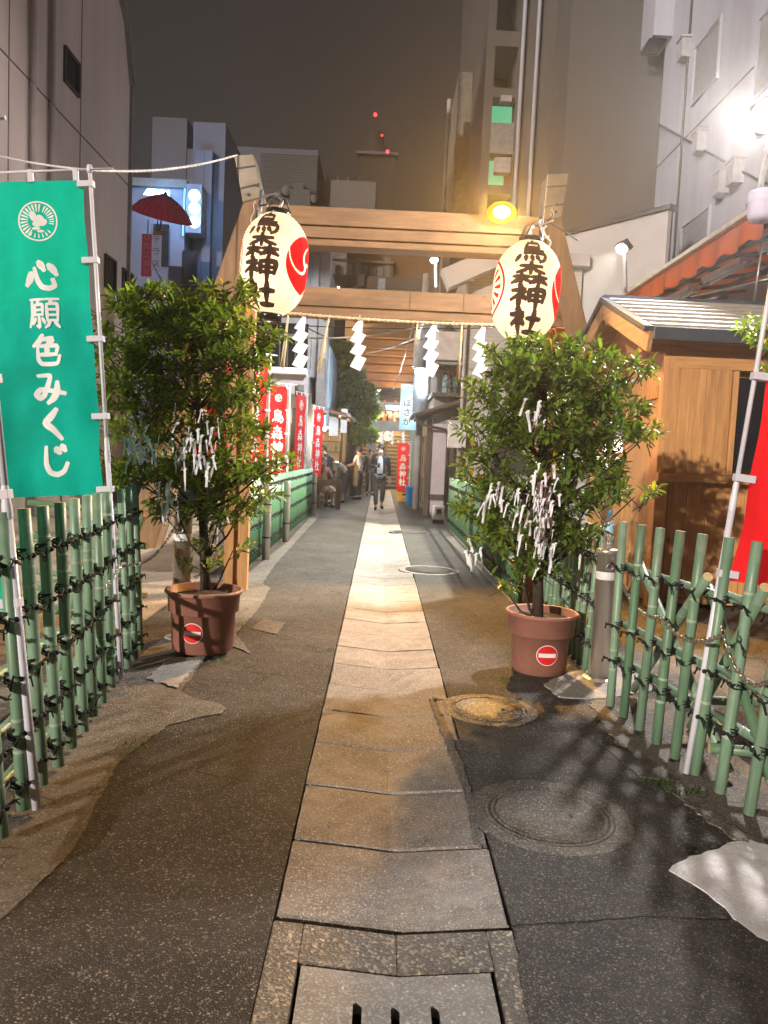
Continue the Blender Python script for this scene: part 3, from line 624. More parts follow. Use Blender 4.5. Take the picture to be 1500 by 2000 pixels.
# timber posts that carry the lanterns
m_post = wood('post_wood', (.46, .24, .085), .5, axis=2, rnd=.1)
def timber(px, py, top, label):
    b = P(px, py, 8.1); X = b.x; zt = P(px + 12, top, 8.1).z; e = empty('timber_post', label, 'post', 'timber posts of the gate', loc=(X, 8.1, 0))
    for dx, dy in ((-.075, 0), (.075, 0), (0, .075)):
        mb = MB(); mb.bb((dx - .05, dy - .05, 0), (dx + .05, dy + .05, zt)); mb.build('plank', m_post, e, .006)
    mb = MB(); mb.bb((-.03, .0, .1), (.03, .03, zt - .1)); mb.build('infill', m_post, e)
    return e
timber(460, 1150, 590, 'orange timber post behind the potted tree with the shorter bunch of ribbons'); timber(1048, 1150, 640, 'orange timber post behind the potted tree on the kiosk side')
# ---------------------------------------------------------------- shimenawa rope and paper streamers
m_straw = mat('straw_rope', (.55, .43, .26), .85, var=.25, scale=40, bump=.4, bscale=90)
RY = 10.85
def rope_pts(a, b, sag, n=60): return [a.lerp(b, i/n) - V(0, 0, sag * 4 * (i/n) * (1 - i/n)) for i in range(n + 1)]
def twisted(mb, pts, r, tw=40, n=6, m=0):
    for ph in (0, pi):
        q = []
        for i, p in enumerate(pts):
            a = ph + tw * i / len(pts) * pi; q.append(p + V(0, cos(a), sin(a)) * r * .55)
        mb.tube(q, r * .62, n, m)
mb = MB(); twisted(mb, rope_pts(P(505, 606, RY), P(1075, 636, RY), .05, 90), .024, 60)
tag(mb.build('sacred_rope', m_straw), 'twisted straw rope strung under the lower torii beam', 'rope')
m_paper = mat('white_paper', (.78, .74, .76), .7, var=.04)
def shide(px, py, Y, H, label, group, tilt=0, m=m_paper, s=1):
    q = P(px, py, Y); mb = MB(); W = H * .17
    steps = [[(-.02, .0), (.04, .0), (.05, -.20), (-.36*.3, -.20)]]
    segs = [(0, 0, .30), (-.02, -.24, .26), (.0, -.46, .26), (.02, -.68, .30)]
    y0 = 0
    for i, (dx, dz, h) in enumerate(segs):
        w0 = .06 if i == 0 else .15; yy = .004 * (i % 2)
        a = [(dx + .02 - w0*.5 + (.02 if i == 0 else .03), dz), (dx + .02 + w0*.6 + (.02 if i == 0 else .06), dz - (.0 if i == 0 else .06)), (dx + .07, dz - h), (dx - .13, dz - h + .07)]
        n = len(mb.v); P4 = [V(x * H, yy, z * H) for x, z in a]
        mb.v += P4 + [v + V(0, .0025, 0) for v in P4]
        for f in ((0,1,2,3),(7,6,5,4),(0,4,5,1),(1,5,6,2),(2,6,7,3),(3,7,4,0)): mb.face([n + k for k in f])
    mb.bb((-.004, -.004, -.02), (.012, .006, .04), 1)
    o = mb.build('paper_streamer', [m, m_straw]); o.location = q; o.rotation_euler = (0, radians(tilt), radians(random.uniform(-8, 8))); return tag(o, label, 'paper streamer', group)
gs = 'zigzag paper streamers on the torii rope'
shide(590, 618, RY, .74, 'zigzag white paper streamer nearest the left lantern, first on the rope', gs, 3)
shide(702, 621, RY, .74, 'zigzag white paper streamer second along the rope, before the alley tree', gs, 2)
shide(845, 634, RY, .74, 'zigzag white paper streamer third along the rope, before the fluorescent lamp', gs, 2)
shide(941, 638, RY, .72, 'zigzag white paper streamer nearest the right lantern, before the tiled wall', gs, 2)
def tassel(px, py, px2, py2, label):
    a, b = P(px, py, RY), P(px2, py2, RY); mb = MB(); rnd = random.Random(px)
    for i in range(7):
        o = V(rnd.uniform(-.016, .016), rnd.uniform(-.012, .012), 0); mb.tube([a + o * .4, a.lerp(b, .5) + o, b + o * 1.5 + V(0, 0, rnd.uniform(-.05, .05))], [.007, .008, .006], 5)
    tag(mb.build('straw_tassel', m_straw), label, 'straw tassel', 'straw tassels on the torii rope')
tassel(563, 615, 551, 722, 'thin straw tassel hanging just right of the left lantern'); tassel(642, 622, 622, 726, 'long straw tassel hanging beside the small lamp')
tassel(815, 632, 811, 672, 'short straw tassel left of the third streamer'); tassel(902, 636, 894, 742, 'long straw tassel hanging before the tiled wall corner')
# rope from the horn to the left and thin lines under the beam
mb = MB(); twisted(mb, rope_pts(P(463, 303, 10.95), P(-60, 290, 8.0), .22, 60), .016, 60); tag(mb.build('rope', mat('white_rope', (.6, .57, .54), .8)), 'white rope running from the left horn of the torii out of the picture', 'rope')
def line(name, a, b, sag, r, m, label, cat='cable'):
    mb = MB(); mb.tube(rope_pts(a, b, sag, 24), r, 5); return tag(mb.build(name, m), label, cat)
m_wht = mat('white_rope', (0, 0, 0)); m_blk = mat('black_cable', (.012, .012, .014), .5)
line('cord', P(480, 648, 11.6), P(880, 622, 11.6), .18, .012, m_wht, 'pale cord sagging behind the paper streamers', 'cord')
line('cable', P(500, 630, 12.5), P(960, 640, 12.5), .05, .010, m_blk, 'black cable stretched level behind the streamers')
line('cable', P(600, 640, 17), P(830, 660, 17), .3, .012, m_blk, 'thin sagging cable across the alley under the rope')
line('cable', P(715, 690, 22), P(850, 640, 20), .1, .010, m_wht, 'thin pale cable running up to the fluorescent lamp')
line('cable', P(812, 620, 16), P(768, 760, 24), .1, .018, m_pipe, 'grey cable dropping diagonally towards the shrine')
# ================================================================ paper lanterns
def paper_mat():
    k = NT('lantern_paper'); co = k.coord('Object')
    f = k.noise(co, 5, 4); c = k.ramp(f, .3, .7, (.90, .74, .55), (.95, .84, .68))
    tr = k.n('ShaderNodeBsdfTranslucent'); df = k.n('ShaderNodeBsdfDiffuse'); k.l(c, tr.inputs[0]); k.l(c, df.inputs[0])
    mx = k.n('ShaderNodeMixShader'); mx.inputs[0].default_value = .62; k.l(df.outputs[0], mx.inputs[1]); k.l(tr.outputs[0], mx.inputs[2]); k.l(mx.outputs[0], k.out.inputs[0]); return k.mat
m_lpap = paper_mat(); m_ink = mat('black_ink', (.022, .017, .015), .7, var=.3, scale=20)
def ink(name, c):                                         # ink soaked into the paper lets some light through
    k = NT(name); tr = k.n('ShaderNodeBsdfTranslucent'); df = k.n('ShaderNodeBsdfDiffuse')
    for x in (tr, df): x.inputs[0].default_value = (*c, 1)
    mx = k.n('ShaderNodeMixShader'); mx.inputs[0].default_value = .5; k.l(df.outputs[0], mx.inputs[1]); k.l(tr.outputs[0], mx.inputs[2]); k.l(mx.outputs[0], k.out.inputs[0]); return k.mat
m_inkr = ink('red_ink', (.80, .012, .018)); m_inkb = ink('brush_ink', (.075, .05, .04)); m_lac = mat('black_lacquer', (.015, .014, .014), .2, var=.1)
LH, LR = .945, .325
def lrad(z):                                              # barrel profile, z from -LH/2 to LH/2
    t = min(1, abs(z) / (LH / 2)); return LR * (1 - .60 * t ** 3.6) * (1 - .012 * t)
def lantern(px, py, Y, turn, lean, label, seed):
    q = P(px, py, Y); e = empty('paper_lantern', label, 'lantern', 'large lit paper lanterns on the torii', loc=q, rot=(radians(1), radians(lean), 0))
    mb = MB(); n = 56; ribs = 38; prof = []
    for i in range(ribs * 2 + 1):
        z = -LH/2 + LH * i / (ribs * 2); prof.append((lrad(z) + (.0035 if i % 2 == 0 else -.0015), z))
    mb.lathe(prof, n, m=0, cap=False); mb.build('paper_shade', m_lpap, e)
    mb = MB()
    for i in range(1, ribs):
        z = -LH/2 + LH * i / ribs; r = lrad(z) + .0038; mb.lathe([(r, z - .0019), (r + .0013, z), (r, z + .0019)], n, cap=False)
    mb.build('rib', mat('bamboo_rib', (.26, .16, .08), .7), e)
    mb = MB(); mb.lathe([(LR*.36, -.02), (LR*.38, -.02), (LR*.38, .045), (LR*.35, .045)], 32, (0, 0, LH/2), cap=False); mb.lathe([(LR*.38, .04), (LR*.33, .055), (.02, .06)], 32, (0, 0, LH/2), cap=False); mb.build('top_ring', m_lac, e)
    mb = MB(); mb.lathe([(LR*.36, -.07), (LR*.38, -.07), (LR*.38, .02), (LR*.36, .02)], 32, (0, 0, -LH/2), cap=False); mb.build('bottom_ring', m_lac, e)
    mb = MB(); mb.tube([(-.10, 0, LH/2 + .06), (-.07, 0, LH/2 + .16), (0, 0, LH/2 + .19), (.07, 0, LH/2 + .16), (.10, 0, LH/2 + .06)], .008, 6); mb.build('handle', m_frame, e)
    for k in range(6):
        a = 2*pi*k/6 + .3; mb = MB(); mb.tube([((lrad(z) - .004) * cos(a), (lrad(z) - .004) * sin(a), z) for z in [LH * (i/16 - .5) for i in range(17)]], .003, 4, cap=False); mb.build('inner_cord', m_ink, e)
    def fn(u, v, d):
        a = -pi/2 + radians(turn) + u / LR; r = lrad(v) + .0045 + d; return (r * cos(a), r * sin(a), v)
    mb = MB()
    for ch, z, s in zip('烏森神社', (.335, .115, -.105, -.325), (.235, .225, .225, .225)): put_glyph(mb, ch, fn, 0, z, .34, s * .98, 19, .001)
    mb.build('lettering', m_inkb, e)
    f2 = lambda u, v, d: fn(u + LR * pi/2, v, d)
    mb = MB(); Rc = .268                                  # comma crest
    for k in range(3):
        L, R_ = [], []
        for i in range(21):
            r = .10 + .90 * i / 20; tw = 2.3 * (1 - r) ** 1.1; gp = .075 / r * (1 - .35 * r)
            a0 = radians(35 + k * 120) + tw + gp; a1 = radians(35 + (k + 1) * 120) + tw - gp
            if a1 < a0: a0 = a1 = (a0 + a1) / 2
            L.append((r, a0)); R_.append((r, a1))
        n = len(mb.v); kk = 10
        for (r, a0), (_, a1) in zip(L, R_):
            for f in range(kk + 1): a_ = a0 + (a1 - a0) * f / kk; mb.v.append(Vector(f2(Rc * r * cos(a_), Rc * r * sin(a_) * 1.02, .0006)))
        for i in range(20):
            for f in range(kk): mb.face((n+i*(kk+1)+f, n+i*(kk+1)+f+1, n+(i+1)*(kk+1)+f+1, n+(i+1)*(kk+1)+f))
    mb.build('comma_crest', m_inkr, e)
    f3 = lambda u, v, d: fn(u - LR * pi/2, v, d)
    mb = MB(); rg = [2*pi*i/48 for i in range(49)]
    put_ribbon(mb, [(Rc*cos(a), Rc*sin(a)*1.02) for a in rg], [(Rc*.91*cos(a), Rc*.91*sin(a)*1.02) for a in rg], f3, .0006, k=1)
    for k in range(14):
        a = 2*pi*k/14; tz = [i/8 for i in range(9)]
        ctr = [Vector((cos(a), sin(a))) * Rc * (.34 + .46 * t) for t in tz]; nn_ = Vector((-sin(a), cos(a))); wd = [Rc * .085 * (t ** .6) * (1.0 if t < .9 else .6) for t in tz]
        put_ribbon(mb, [c + nn_ * w_ for c, w_ in zip(ctr, wd)], [c - nn_ * w_ for c, w_ in zip(ctr, wd)], f3, .0006, k=1)
        b2 = a + pi/14; put_ribbon(mb, [Vector((cos(b2), sin(b2)))*Rc*.14 + Vector((-sin(b2), cos(b2)))*Rc*.03, Vector((cos(b2), sin(b2)))*Rc*.30 + Vector((-sin(b2), cos(b2)))*Rc*.04], [Vector((cos(b2), sin(b2)))*Rc*.14, Vector((cos(b2), sin(b2)))*Rc*.30], f3, .0006, k=1)
    mb.build('fan_crest', m_inkr, e)
    mb = MB(); mb.ico((0, 0, -.03), .035); mb.build('bulb', emit('lantern_bulb', (1, .82, .55), 20), e)
    lamp('bulb_light', 'POINT', (0, 0, -.05), LANTERN_W, (1, .86, .66), e, size=.09)
    return e
LANTERN_W = 13.5
lantern(535, 518, 7.7, -15, 3.2, 'lit paper lantern with black brush lettering hanging over the left potted tree', 1)
lantern(1027, 571, 7.7, -5, 2.8, 'lit paper lantern with black brush lettering hanging lower, over the right potted tree', 2)
# brackets, pipes and loops of flex that hold the lanterns
m_stl = mat('galvanised_steel', (.42, .42, .42), .35, metal=.8, var=.15, scale=12)
def bracket(pts, px, py, label, mm):
    e = empty('lantern_bracket', label, 'bracket', 'lantern brackets', loc=P(px, py, 8.05))
    mb = MB(); mb.tube([P(x, y, Y) for x, y, Y in pts[0]], .022, 8); here(e, mb, 'pipe', mm)
    mb = MB(); mb.tube([P(x, y, Y) for x, y, Y in pts[1]], .014, 7); here(e, mb, 'hook_arm', mm)
    rnd = random.Random(px)
    for k in range(5):
        a = P(pts[1][0][0] + rnd.uniform(-14, 14), pts[1][0][1] + rnd.uniform(-6, 20), 7.95); loop = [a]
        for j in range(7): a = a + V(rnd.uniform(-.05, .09), rnd.uniform(-.02, .02), rnd.uniform(-.10, .055)); loop.append(a)
        L2 = [Vector((*_p,)) for _p in loop]; sm = []
        for i in range(len(L2) - 1):
            for t in (0, .33, .66): sm.append(L2[i].lerp(L2[i+1], t))
        sm = [sum((sm[max(0, min(len(sm)-1, i + d))] for d in (-2, -1, 0, 1, 2)), V(0,0,0)) / 5 for i in range(len(sm))]
        mb = MB(); mb.tube(sm, .007 if k % 2 else .010, 5); here(e, mb, 'flex', [m_wht, m_blk, m_pipe][k % 3])
bracket([[(492, 600, 8.05), (506, 430, 8.05), (511, 372, 8.05)], [(512, 385, 8.0), (540, 378, 7.9), (552, 392, 7.75), (545, 412, 7.7)]], 500, 560, 'steel pipe bracket with loops of flex above the left lantern', m_stl)
bracket([[(1050, 640, 8.05), (1056, 480, 8.05), (1058, 424, 8.05)], [(1056, 430, 8.0), (1040, 440, 7.9), (1032, 455, 7.75), (1030, 470, 7.7)]], 1052, 600, 'dark pipe bracket with cable loops above the right lantern', m_frame)
# ================================================================ lamps
def flood(name, px, py, Y, w_, h_, lab, colr, es, watt, aim, ang, post=None, blend=.2, group='flood lamps', size=.12):
    q = P(px, py, Y); d = (Vector(aim) - q).normalized(); e = empty(name, lab, 'flood lamp', group, loc=q)
    x = d.cross(V(0, 0, 1)).normalized(); u = x.cross(d); R = Matrix((x, d, u)).transposed()
    mb = MB(); mb.ico((0, 0, 0), .5, sc=(w_, .12, h_), n=20, k=10)
    for v in mb.v: v.xyz = R @ v
    mb.build('lens', emit('lens_' + lab[:12], colr, es), e)
    mb = MB(); mb.box(-d * .07, (w_ * 1.08, .11, h_ * 1.1), R); mb.build('housing', m_frame, e, .012)
    if post:
        b = P(*post) - q; mb = MB(); mb.bar(V(0, 0, -h_/2) - d * .1, b, .05, .05)
        for t in (0,): mb.bar(V(-w_*.3, 0, -h_*.5) - d * .08, V(w_*.3, 0, -h_*.5) - d*.08, .03, .03)
        mb.build('post', mat('slotted_angle', (.55, .56, .58), .4, metal=.4), e)
    lamp('flood_light', 'SPOT', d * .12, watt, colr, e, aim=d * 2, size=size, angle=ang, blend=blend)
    return e
sod = flood('flood_lamp', 980, 414, 10.80, .24, .18, 'orange sodium flood lamp glaring on the upper torii beam', (1, .50, .10), 14, 2600, (.2, 4.2, 0), 75, blend=.6)
flood('flood_lamp', 1214, 486, 14.0, .26, .18, 'white flood lamp on a slotted post behind the kiosk roof', (1, .94, .76), 45, 6200, (-.7, 12.6, 0), 70, (1222, 572, 14.1), blend=.10, size=.05)
flood('flood_lamp', 1496, 226, 9.0, .42, .34, 'large white flood lamp on the post above the orange awning', (1, .93, .88), 40, 3200, (-4.5, 6.5, 2.0), 118, (1484, 372, 9.0), blend=.3, size=.24)
flood('flood_lamp', 848, 508, 17.0, .22, .12, 'slim white flood lamp on a bracket between the torii beams', (1, .96, .88), 40, 800, (-1.2, 15.5, 0), 90, (852, 560, 17.0), blend=.4)
flood('flood_lamp', 640, 624, 17.5, .14, .10, 'small white lamp on a stick under the lower torii beam', (1, .95, .85), 40, 700, (-1.0, 25, 3), 90, (634, 700, 17.5), blend=.4)
# orange glow round the sodium lamp, built as a self-lit bowl
mb = MB(); _d = (V(.2, 4.2, 0) - sod.location).normalized(); _x = _d.cross(V(0, 0, 1)).normalized(); _R = Matrix((_x, _d, _x.cross(_d))).transposed()
mb.lathe([(.11, -.02), (.15, .0), (.175, .03), (.178, .035), (.16, .0), (.12, -.03)], 28, cap=False)
for v in mb.v: v.xyz = _R @ V(v.x * 1.15, v.z, v.y * .86)
mb.build('glow_ring', emit('sodium_glow', (1, .30, .015), 1.4), sod)
# ================================================================ bamboo fences
def bamboo_mat(name, c, tint=.34):
    k = NT(name); co = k.coord('Object'); f = k.noise(k.coord('Object', (20, 20, 2.5)), 2, 5, .7); g = k.noise(co, 9, 4)
    out = k.ramp(f, .3, .75, tuple(x*.72 for x in c), tuple(min(1, x*1.18) for x in c))
    out = k.mix(k.ramp(g, .55, .75), out, (c[0]*1.5, c[1]*1.15, c[2]*1.35))
    oi = k.n('ShaderNodeObjectInfo'); r = k.ramp(oi.outputs['Random'], 0, 1, (1-tint, 1-tint*.8, 1-tint), (1+tint*.9, 1+tint*.6, 1+tint*.9))
    k.l(k.mix(1.0, out, r, 'MULTIPLY'), k.b.inputs['Base Color']); k.b.inputs['Roughness'].default_value = .42; k.bump(f, .12, .003); return k.mat
m_bam = bamboo_mat('green_bamboo', (.165, .28, .18)); m_cut = mat('bamboo_cut', (.55, .42, .22), .7, var=.2, scale=60)
m_node = mat('bamboo_node', (.30, .36, .27), .6, var=.2, scale=20)
m_tie = mat('black_cord', (.010, .010, .012), .75, var=.3, scale=50)
def bamboo_mesh(seed, r=.0262, L=1.0, nodes=3):
    rnd = random.Random(seed); mb = MB(); pts, rad = [], []; z = 0; nz = sorted(rnd.uniform(.12, .92) for _ in range(nodes))
    zs = [(0, 1)]
    for q in nz: zs += [(q - .012, 1), (q - .005, 1.07), (q, .97), (q + .006, 1.05), (q + .014, 1)]
    zs.append((L, .98)); zs = sorted(zs); bend = rnd.uniform(-.006, .006)
    mb.tube([(bend * sin(pi * q), 0, q) for q, s in zs], [r * s for q, s in zs], 12, 0, True, 1)
    for i, (q, s) in enumerate(zs[:-1]):
        if any(-.006 <= q - c_ <= .001 for c_ in nz):
            for k_ in range(12): mb.m[i * 12 + k_] = 2
    return mb.mesh('bamboo_pole', [m_bam, m_cut, m_node])
bam = [bamboo_mesh(i) for i in range(6)]
def tie_mesh(seed, r=.028):
    rnd = random.Random(seed); mb = MB()
    for tlt, dz in ((.55, .0), (-.55, .004), (.2, -.016), (-.25, .018)):
        mb.tube([(r * 1.05 * cos(a), r * 1.05 * sin(a) + .012, r * tlt * sin(a * 1 + .5) + dz) for a in [2*pi*i/10 for i in range(11)]], .0042, 4, cap=False)
    for s in (-1, 1):
        for q in range(2):
            x = s * (r * .6 + .01); mb.tube([(x * .4, -r * 1.1, .004), (x + s*rnd.uniform(.0, .02), -r*1.5, rnd.uniform(-.01, .02)), (x + s * rnd.uniform(.02, .045), -r*1.3, rnd.uniform(-.05, .03))], [.0045, .0045, .003], 4)
    mb.ico((0, -r * 1.15, 0), .012, n=6, k=4); return mb.mesh('tie', m_tie)
ties = [tie_mesh(i) for i in range(4)]
def pole(parent, a, b, name='pole', r=1.0):
    o = inst(name, random.choice(bam), parent); align(o, a, b, 1.0, random.uniform(0, 6.3), r); return o
def tie(parent, p, rz=0, s=1.0): return inst('tie', random.choice(ties), parent, p, (random.uniform(-.2, .2), random.uniform(-.2, .2), rz + random.uniform(-.3, .3)), (s, s, s))
def near_fence(label, posts, rail_h, out, rz, ends, braces):
    """posts: base pixel, top pixel, base height"""
    P0 = [G(bx, by, bz) for bx, by, tx, ty, bz in posts]; P1 = [P(tx, ty, p.y) for p, (bx, by, tx, ty, bz) in zip(P0, posts)]
    o0 = V(P0[len(P0)//2].x, P0[len(P0)//2].y, 0); e = empty('bamboo_fence', label, 'bamboo fence', 'green bamboo fences at the alley mouth', loc=o0)
    for a, b in zip(P0, P1): pole(e, a - o0, b - o0, 'bamboo_pole')
    for h, (ext0, ext1) in zip(rail_h, ends):
        q = []
        for a, b in zip(P0, P1): t = (h - a.z) / (b.z - a.z); q.append(a.lerp(b, t) + out * .062)
        first = q[0] + (q[0] - q[1]).normalized() * ext0; last = q[-1] + (q[-1] - q[-2]).normalized() * ext1
        chain = [first] + q[1:-1] + [last]; mid = q[len(q)//2]
        d0 = (first - mid); d1 = (last - mid)
        pole(e, first - o0, mid + (mid - first).normalized() * .05 - o0, 'rail', .86); pole(e, mid - (last - mid).normalized() * .05 - o0 + V(0, 0, .01), last - o0, 'rail', .86)
        for a, b in zip(P0, P1):
            t = (h - a.z) / (b.z - a.z); tie(e, a.lerp(b, t) - o0 + V(0, 0, 0), rz)
    for a, b in braces: pole(e, Vector(a) - o0, Vector(b) - o0, 'brace', .95)
    return e, P0, P1
# left fence
LP = [(3, 1634, -46, 1008, .03), (46, 1580, 6, 1000, .03), (82, 1532, 47, 993, .03), (114, 1496, 83, 988, .03), (140, 1460, 117, 981, .03), (164, 1428, 145, 973, .03), (182, 1398, 170, 967, .03), (200, 1372, 190, 963, .03), (218, 1342, 208, 960, .03), (250, 1305, 236, 955, .03), (262, 1288, 250, 951, .03), (273, 1268, 263, 947, .03)]
out = V(-1, 0, 0)
near_fence('green bamboo fence with black cord ties along the left side under the teal banner', LP, (1.02, .80, .56, .34, .14), out, radians(80), [(.5, .12)] * 5,
    [((-2.1, 3.0, .1), (-1.85, 4.1, 1.0)), ((-1.95, 5.6, .12), (-1.75, 4.5, .95)), ((-2.0, 5.3, .95), (-1.9, 4.6, .08)), ((-2.5, 3.7, .12), (-1.8, 3.8, .75))])
# low rails that run back to the left from the end of that fence
e = empty('bamboo_fence', 'short bamboo return with cut pole ends behind the left potted tree', 'bamboo fence', 'green bamboo fences at the alley mouth', loc=(-1.9, 6.0, 0))
o0 = e.location
for x, y in ((-1.98, 5.95), (-2.25, 6.0)): pole(e, V(x, y, .02) - o0, V(x, y, 1.05) - o0, 'bamboo_pole')
for z, dx in ((.98, .0), (.72, .05), (.44, -.05), (.34, .05), (.16, .0)): pole(e, V(-1.80 + dx, 5.85, z) - o0, V(-2.75, 6.05, z + .02) - o0, 'rail', .9); tie(e, V(-1.98, 5.93, z) - o0, 0)
pole(e, V(-1.8, 5.9, .95) - o0, V(-2.15, 5.9, .05) - o0, 'brace')
# right fence
RP = [(1192, 1378, 1218, 1019, .01), (1218, 1400, 1254, 1025, .01), (1249, 1425, 1290, 1031, .01), (1282, 1452, 1329, 1037, .01), (1318, 1480, 1373, 1043, .01), (1357, 1512, 1425, 1050, .01), (1406, 1548, 1480, 1058, .01), (1463, 1590, 1545, 1068, .01), (1530, 1640, 1610, 1080, .01), (1610, 1700, 1690, 1095, .01)]
near_fence('green bamboo fence with black cord ties before the kiosk beside the red banner', RP, (.88, .52, .30), V(1, 0, 0), radians(-80), [(.10, .3)] * 3,
    [((1.72, 4.9, .05), (1.62, 3.7, .98)), ((1.75, 3.6, .05), (1.55, 4.5, .95)), ((1.85, 4.3, .02), (1.70, 3.3, 1.0)), ((1.75, 3.05, .03), (1.72, 3.9, .9)), ((1.62, 4.2, .22), (2.5, 4.3, .18)), ((1.60, 3.5, .2), (2.6, 3.35, .22)), ((2.0, 3.2, .05), (1.75, 2.9, 1.0))])
# run of the right fence that goes on behind the potted tree
e = empty('bamboo_fence', 'bamboo fence running behind the potted tree and steel bollard', 'bamboo fence', 'green bamboo fences at the alley mouth', loc=(1.62, 6.5, 0)); o0 = e.location.copy()
ys = [5.35 + i * .155 for i in range(14)]
for y in ys: pole(e, V(1.56, y, 0) - o0, V(1.58 + random.uniform(-.02, .03), y + random.uniform(-.02, .02), 1.06) - o0, 'bamboo_pole', .9)
for z in (.84, .52, .22):
    pole(e, V(1.62, 5.25, z) - o0, V(1.62, 6.5, z) - o0, 'rail', .85); pole(e, V(1.62, 6.45, z + .01) - o0, V(1.62, 7.5, z) - o0, 'rail', .85)
    for y in ys: tie(e, V(1.565, y, z) - o0, radians(-85))
# far fences: close-set slats
def far_fence(label, X, y0, y1, h, pitch, r, sidex, mats, zs=(.2, .55, .9)):
    e = empty('slat_fence', label, 'bamboo fence', 'bamboo fences further up the alley', loc=(X, y0, 0)); mb = MB(); y = 0
    while y < y1 - y0:
        mb.tube([(random.uniform(-.004, .004), y, .03), (0, y, h + random.uniform(-.01, .01))], r * random.uniform(.9, 1.08), 6, 0, True); y += pitch
    o = mb.build('slats', mats, e); o['kind'] = 'stuff'
    for z in zs: mb = MB(); mb.tube([(sidex * .045, 0, z), (sidex * .045, y1 - y0, z)], .022, 6); mb.build('rail', mats, e)
    for z in zs:
        mb = MB(); y = 0
        while y < y1 - y0:
            mb.ico((-sidex * r * .7, y, z + random.uniform(-.01, .01)), .024, sc=(.7, 1, 1.2), n=5, k=4); mb.tube([(-sidex * r, y, z), (-sidex * (r + .02), y + random.uniform(-.03, .03), z - random.uniform(.03, .06))], .006, 3); y += pitch * (1 if pitch > .08 else 2)
        o = mb.build('cord_ties', m_tie, e); o['kind'] = 'stuff'
    return e
m_bamf = bamboo_mat('green_slats', (.085, .20, .11), 0)
far_fence('close-set green slat fence along the left of the alley before the red banners', -1.62, 9.0, 18.4, 1.12, .062, .028, -1, m_bamf, (.2, .5, .8, 1.0))
far_fence('spaced bamboo fence casting striped shadows on the right of the alley', 1.52, 7.9, 16.4, 1.08, .11, .024, 1, m_bamf)
m_bol = mat('stainless_steel', (.66, .62, .56), .34, metal=.75, var=.12, scale=9, stretch=(1, 1, .2))
for i, (y, lab) in enumerate(((10.4, 'nearest steel post before the green slat fence'), (12.6, 'middle steel post before the green slat fence'), (17.9, 'farthest steel post at the end of the slat fence'))):
    e = empty('steel_post', lab, 'post', 'steel posts along the slat fence', loc=(-1.50, y, 0)); mb = MB(); mb.lathe([(.055, 0), (.055, .98), (.05, 1.0), (.01, 1.005)], 16); mb.build('tube', m_bol, e)
    mb = MB()
    for z in (.3, .75): mb.lathe([(.057, z), (.060, z + .01), (.057, z + .02)], 16, cap=False)
    mb.build('band', m_tie, e)
# ================================================================ steel bollards, bottle, chains
def bollard(px, py, h, lab, r=.068):
    g = G(px, py); e = empty('bollard', lab, 'bollard', 'stainless bollards', loc=(g.x, g.y, 0)); mb = MB()
    mb.lathe([(r, 0), (r, h - .03), (r + .008, h - .03), (r + .010, h - .01), (r + .004, h), (.01, h + .004)], 28); mb.build('tube', m_bol, e)
    mb = MB(); mb.lathe([(r + .002, h - .21), (r + .002, h - .155)], 28, cap=False); mb.build('reflective_band', mat('white_band', (.7, .7, .72), .4), e)
    mb = MB(); mb.lathe([(r + .05, 0), (r + .05, .012), (r + .04, .016), (r + .002, .02)], 24, cap=False); mb.build('base_flange', m_bol, e)
    mb = MB(); mb.tube([(.022 * cos(a), -r - .006, h - .12 + .022 * sin(a)) for a in [2*pi*i/10 for i in range(11)]], .005, 5, cap=False); mb.build('chain_ring', m_stl, e)
    return e, g
br, gR = bollard(1170, 1326, .92, 'polished steel bollard with white band beside the right potted tree')
bl, gL = bollard(352, 1246, .98, 'polished steel bollard half hidden behind the left potted tree', .07)
bo = empty('plastic_bottle', 'small water bottle with blue cap standing on the steel bollard', 'bottle', loc=(gR.x, gR.y, .925))
k = NT('clear_plastic'); k.b.inputs['Base Color'].default_value = (.85, .9, .95, 1); k.b.inputs['Transmission Weight'].default_value = .9; k.b.inputs['Roughness'].default_value = .08; k.b.inputs['IOR'].default_value = 1.33
mb = MB(); mb.lathe([(.028, 0), (.034, .006), (.034, .045), (.031, .05), (.034, .058), (.034, .10), (.032, .105), (.034, .11), (.034, .17), (.028, .20), (.014, .232), (.013, .24)], 20); mb.build('bottle_body', k.mat, bo)
mb = MB(); mb.lathe([(.0348, .105), (.0348, .165)], 20, cap=False); mb.build('wrapper', mat('bottle_wrap', (.32, .55, .72), .4, var=.4, scale=30), bo)
mb = MB(); mb.lathe([(.016, .238), (.016, .262), (.001, .263)], 16); mb.build('cap', mat('blue_cap', (.05, .32, .65), .4), bo)
def chain(pts, label, link=.034):
    out = []
    for a, b, sag in pts: out += rope_pts(Vector(a), Vector(b), sag, 200)[:-1]
    mb = MB(); acc = 0; last = out[0]; k = 0
    for p in out[1:]:
        acc += (p - last).length
        if acc >= link * .72:
            acc = 0; t = (p - last).normalized(); s = t.orthogonal().normalized(); u = t.cross(s)
            if k % 2: s, u = u, s
            mb.tube([p + t * link * .5 * cos(a) + s * link * .28 * sin(a) for a in [2*pi*i/8 for i in range(9)]], .0042, 4, cap=False); k += 1
        last = p
    return tag(mb.build('chain', m_chain), label, 'chain')
m_chain = mat('chain_steel', (.62, .56, .46), .28, metal=.9, var=.2, scale=30)
def Pf(px, py, X):                                        # photo point on the plane x = X
    d = D(px, py); return CAM + d * (X / d.x)
chain([(V(gR.x + .05, gR.y - .06, .80), Pf(1290, 1205, 1.50), .10), (Pf(1290, 1205, 1.50), Pf(1410, 1240, 1.46), .07), (Pf(1410, 1225, 1.46), Pf(1560, 1250, 1.46), .20)], 'steel chain hanging in loops from the bollard along the right bamboo fence')
